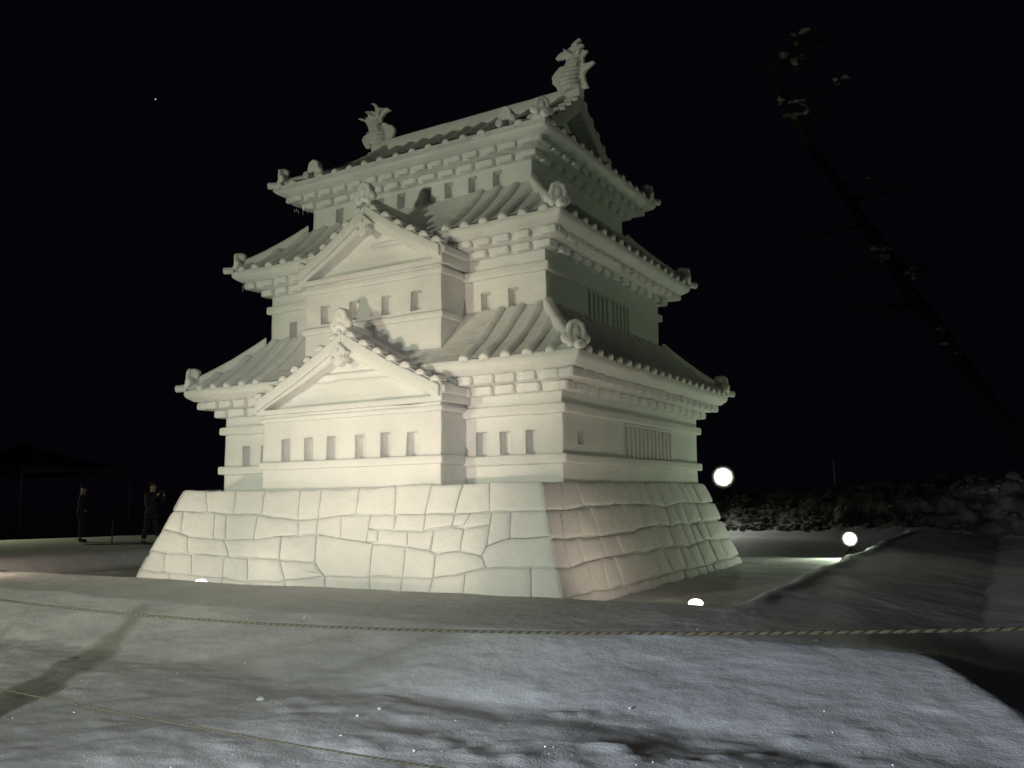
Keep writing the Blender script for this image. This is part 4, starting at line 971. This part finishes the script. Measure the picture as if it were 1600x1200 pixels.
def clump(pts, r_, parent=None):
    mm = MB()
    for p in pts:
        for k in range(3):
            q = Vector(p) - pb + Vector((random.gauss(0, .16), random.gauss(0, .1), random.gauss(0, .06)))
            mm.ball(q, r_ * random.uniform(.5, 1.1), (1.5, 1.1, .55), 8, 6)
    c = sum((Vector(p) for p in pts), Vector()) / len(pts) - pb
    tq = min(Q, key=lambda q: (q - c).length + abs(q.z - c.z) * .3)
    if (tq - c).length > 0.25:
        e = c + (c - tq).normalized() * 0.9; bb = MB(); bb.sweep([tq, tq.lerp(c, .5) + Vector((0, 0, -.12)), c + Vector((0, 0, -.1)), e], .05, 7, rads=[.075, .06, .045, .015]); bb.build('branch', M['bark'], pine, smooth=True, wobble=0.05)
        for k in range(3):
            q0 = tq.lerp(e, .4 + .2 * k) + Vector((0, 0, -.1)); bb = MB(); bb.sweep([q0, q0 + Vector((random.uniform(-.5, .5), random.uniform(-.3, .3), random.uniform(-.2, .5)))], .02, 5, rads=[.03, .008]); bb.build('branch', M['bark'], pine, smooth=True)
    o = mm.build('snow_clump', M.get('branch_snow'), pine, smooth=True, wobble=0.16); o['kind'] = 'stuff'
M['branch_snow'] = snow_mat('dimmed_branch_snow', (0.12, 0.13, 0.11), (0.6, 0.61, 0.6), 0.8, 4.0, 0.8, 30)  # clean snow greyed in its colour to imitate faint light on the pine
clump([(2.75, 21.8, 21.0), (3.1, 21.8, 21.5), (3.45, 21.8, 21.9)], .17)
clump([(3.3, 21.8, 20.6), (3.5, 21.8, 20.7)], .12)
clump([(4.75, 21.8, 19.2)], .12)
clump([(2.55, 21.75, 18.9), (2.95, 21.7, 18.7), (3.4, 21.7, 18.45)], .13)
clump([(2.9, 21.7, 18.1), (3.25, 21.7, 18.0)], .16)
clump([(5.9, 21.7, 14.6)], .10)
clump([(6.1, 21.6, 11.55), (6.45, 21.6, 11.35), (6.5, 21.6, 11.0)], .20)
clump([(7.0, 21.6, 10.35), (7.2, 21.6, 10.2)], .16)
clump([(8.0, 21.62, 7.9), (8.3, 21.62, 7.35), (8.6, 21.62, 6.8)], .08)
# dark trees standing behind the snow field on the left and behind the bank
for k, (x, y, hgt, lab) in enumerate([(-30, 34, 8.5, 'dark tree behind the two distant people'), (-20, 42, 12, 'dark tree far behind the left side of the castle')]):
    tree('background_tree', [(x, y, gz(x, y) - .3), (x + .2, y, hgt * .5), (x, y, hgt)], 0.24, 0.05, lab, 'tree', 3, 14, 20 + k)

# ---- snow clods on the bank (too many to count) -------------------------------------
m = MB(); rr = random.Random(3)
for i in range(1100):
    if i < 800: x = rr.gauss(1.6, 1.5); y = 16.0 + abs(rr.gauss(0, 1.3))
    else: x = rr.uniform(-1, 16); y = rr.uniform(16.2, 21)
    s = abs(rr.gauss(0.03, 0.045)) + 0.025
    if x > 6.5 and y > 19.5: s *= 1.7
    z = gz(x, y) + s * 0.15
    m.ball((x, y, z), s, (rr.uniform(.8, 1.4), rr.uniform(.8, 1.4), rr.uniform(.5, .9)), 7, 5)
o = m.build('snow_clods', M['dim_dirty'], None, wobble=0.10); tag(o, 'rough heaped clods of snow along the bank behind the castle', 'snow clods', None, 'stuff')
# ---- loose lumps at the foot of the front slope --------------------------------------
m = MB()
rr = random.Random(8)
for i in range(26):
    x = rr.uniform(1.5, 10); y = rr.uniform(-12.6, -9.3); s = abs(rr.gauss(0, .010)) + .005
    m.ball((x, y, gz(x, y) + s * .1), s, (rr.uniform(1, 1.8), rr.uniform(.8, 1.3), .6), 7, 5)
o = m.build('loose_snow_lumps', M['ground'], None, smooth=True, wobble=0.035); tag(o, 'small trodden lumps of snow along the foot of the slope', 'snow lumps', None, 'stuff')
# ---- ice glints: tiny tilted flakes lying on the snow ---------------------------------
m = MB()
for i in range(4500):
    x = rr.uniform(0, 10.5); y = rr.uniform(-12.8, -6.5); z = gz(x, y) + 0.004; s = rr.uniform(.0016, .0036)
    nrm = Vector((rr.gauss(0, 1), rr.gauss(0, 1), abs(rr.gauss(0, 1)) * .8 + .1)).normalized(); a1 = nrm.cross(Vector((rr.random(), rr.random(), rr.random()))).normalized() * s; b1 = nrm.cross(a1).normalized() * s
    c = Vector((x, y, z)); m.add([c - a1, c + b1, c + a1, c - b1], [(0, 1, 2, 3)])
o = m.build('ice_flakes', M['glint'], None, fix=False); tag(o, 'tiny glittering ice flakes scattered over the snow', 'ice flakes', None, 'stuff')
# ---- star ------------------------------------------------------------------------------
m = MB(); m.ball((0, 0, 0), 0.42, seg=10, rings=8); o = m.build('star', M['star'], None, smooth=True)
v = (cd + cr * ((243 - 800) / 1325.36) - cu * ((155 - 600) / 1325.36)).normalized(); o.location = CAM + v * 600
tag(o, 'single faint star in the black sky at the upper left', 'star')
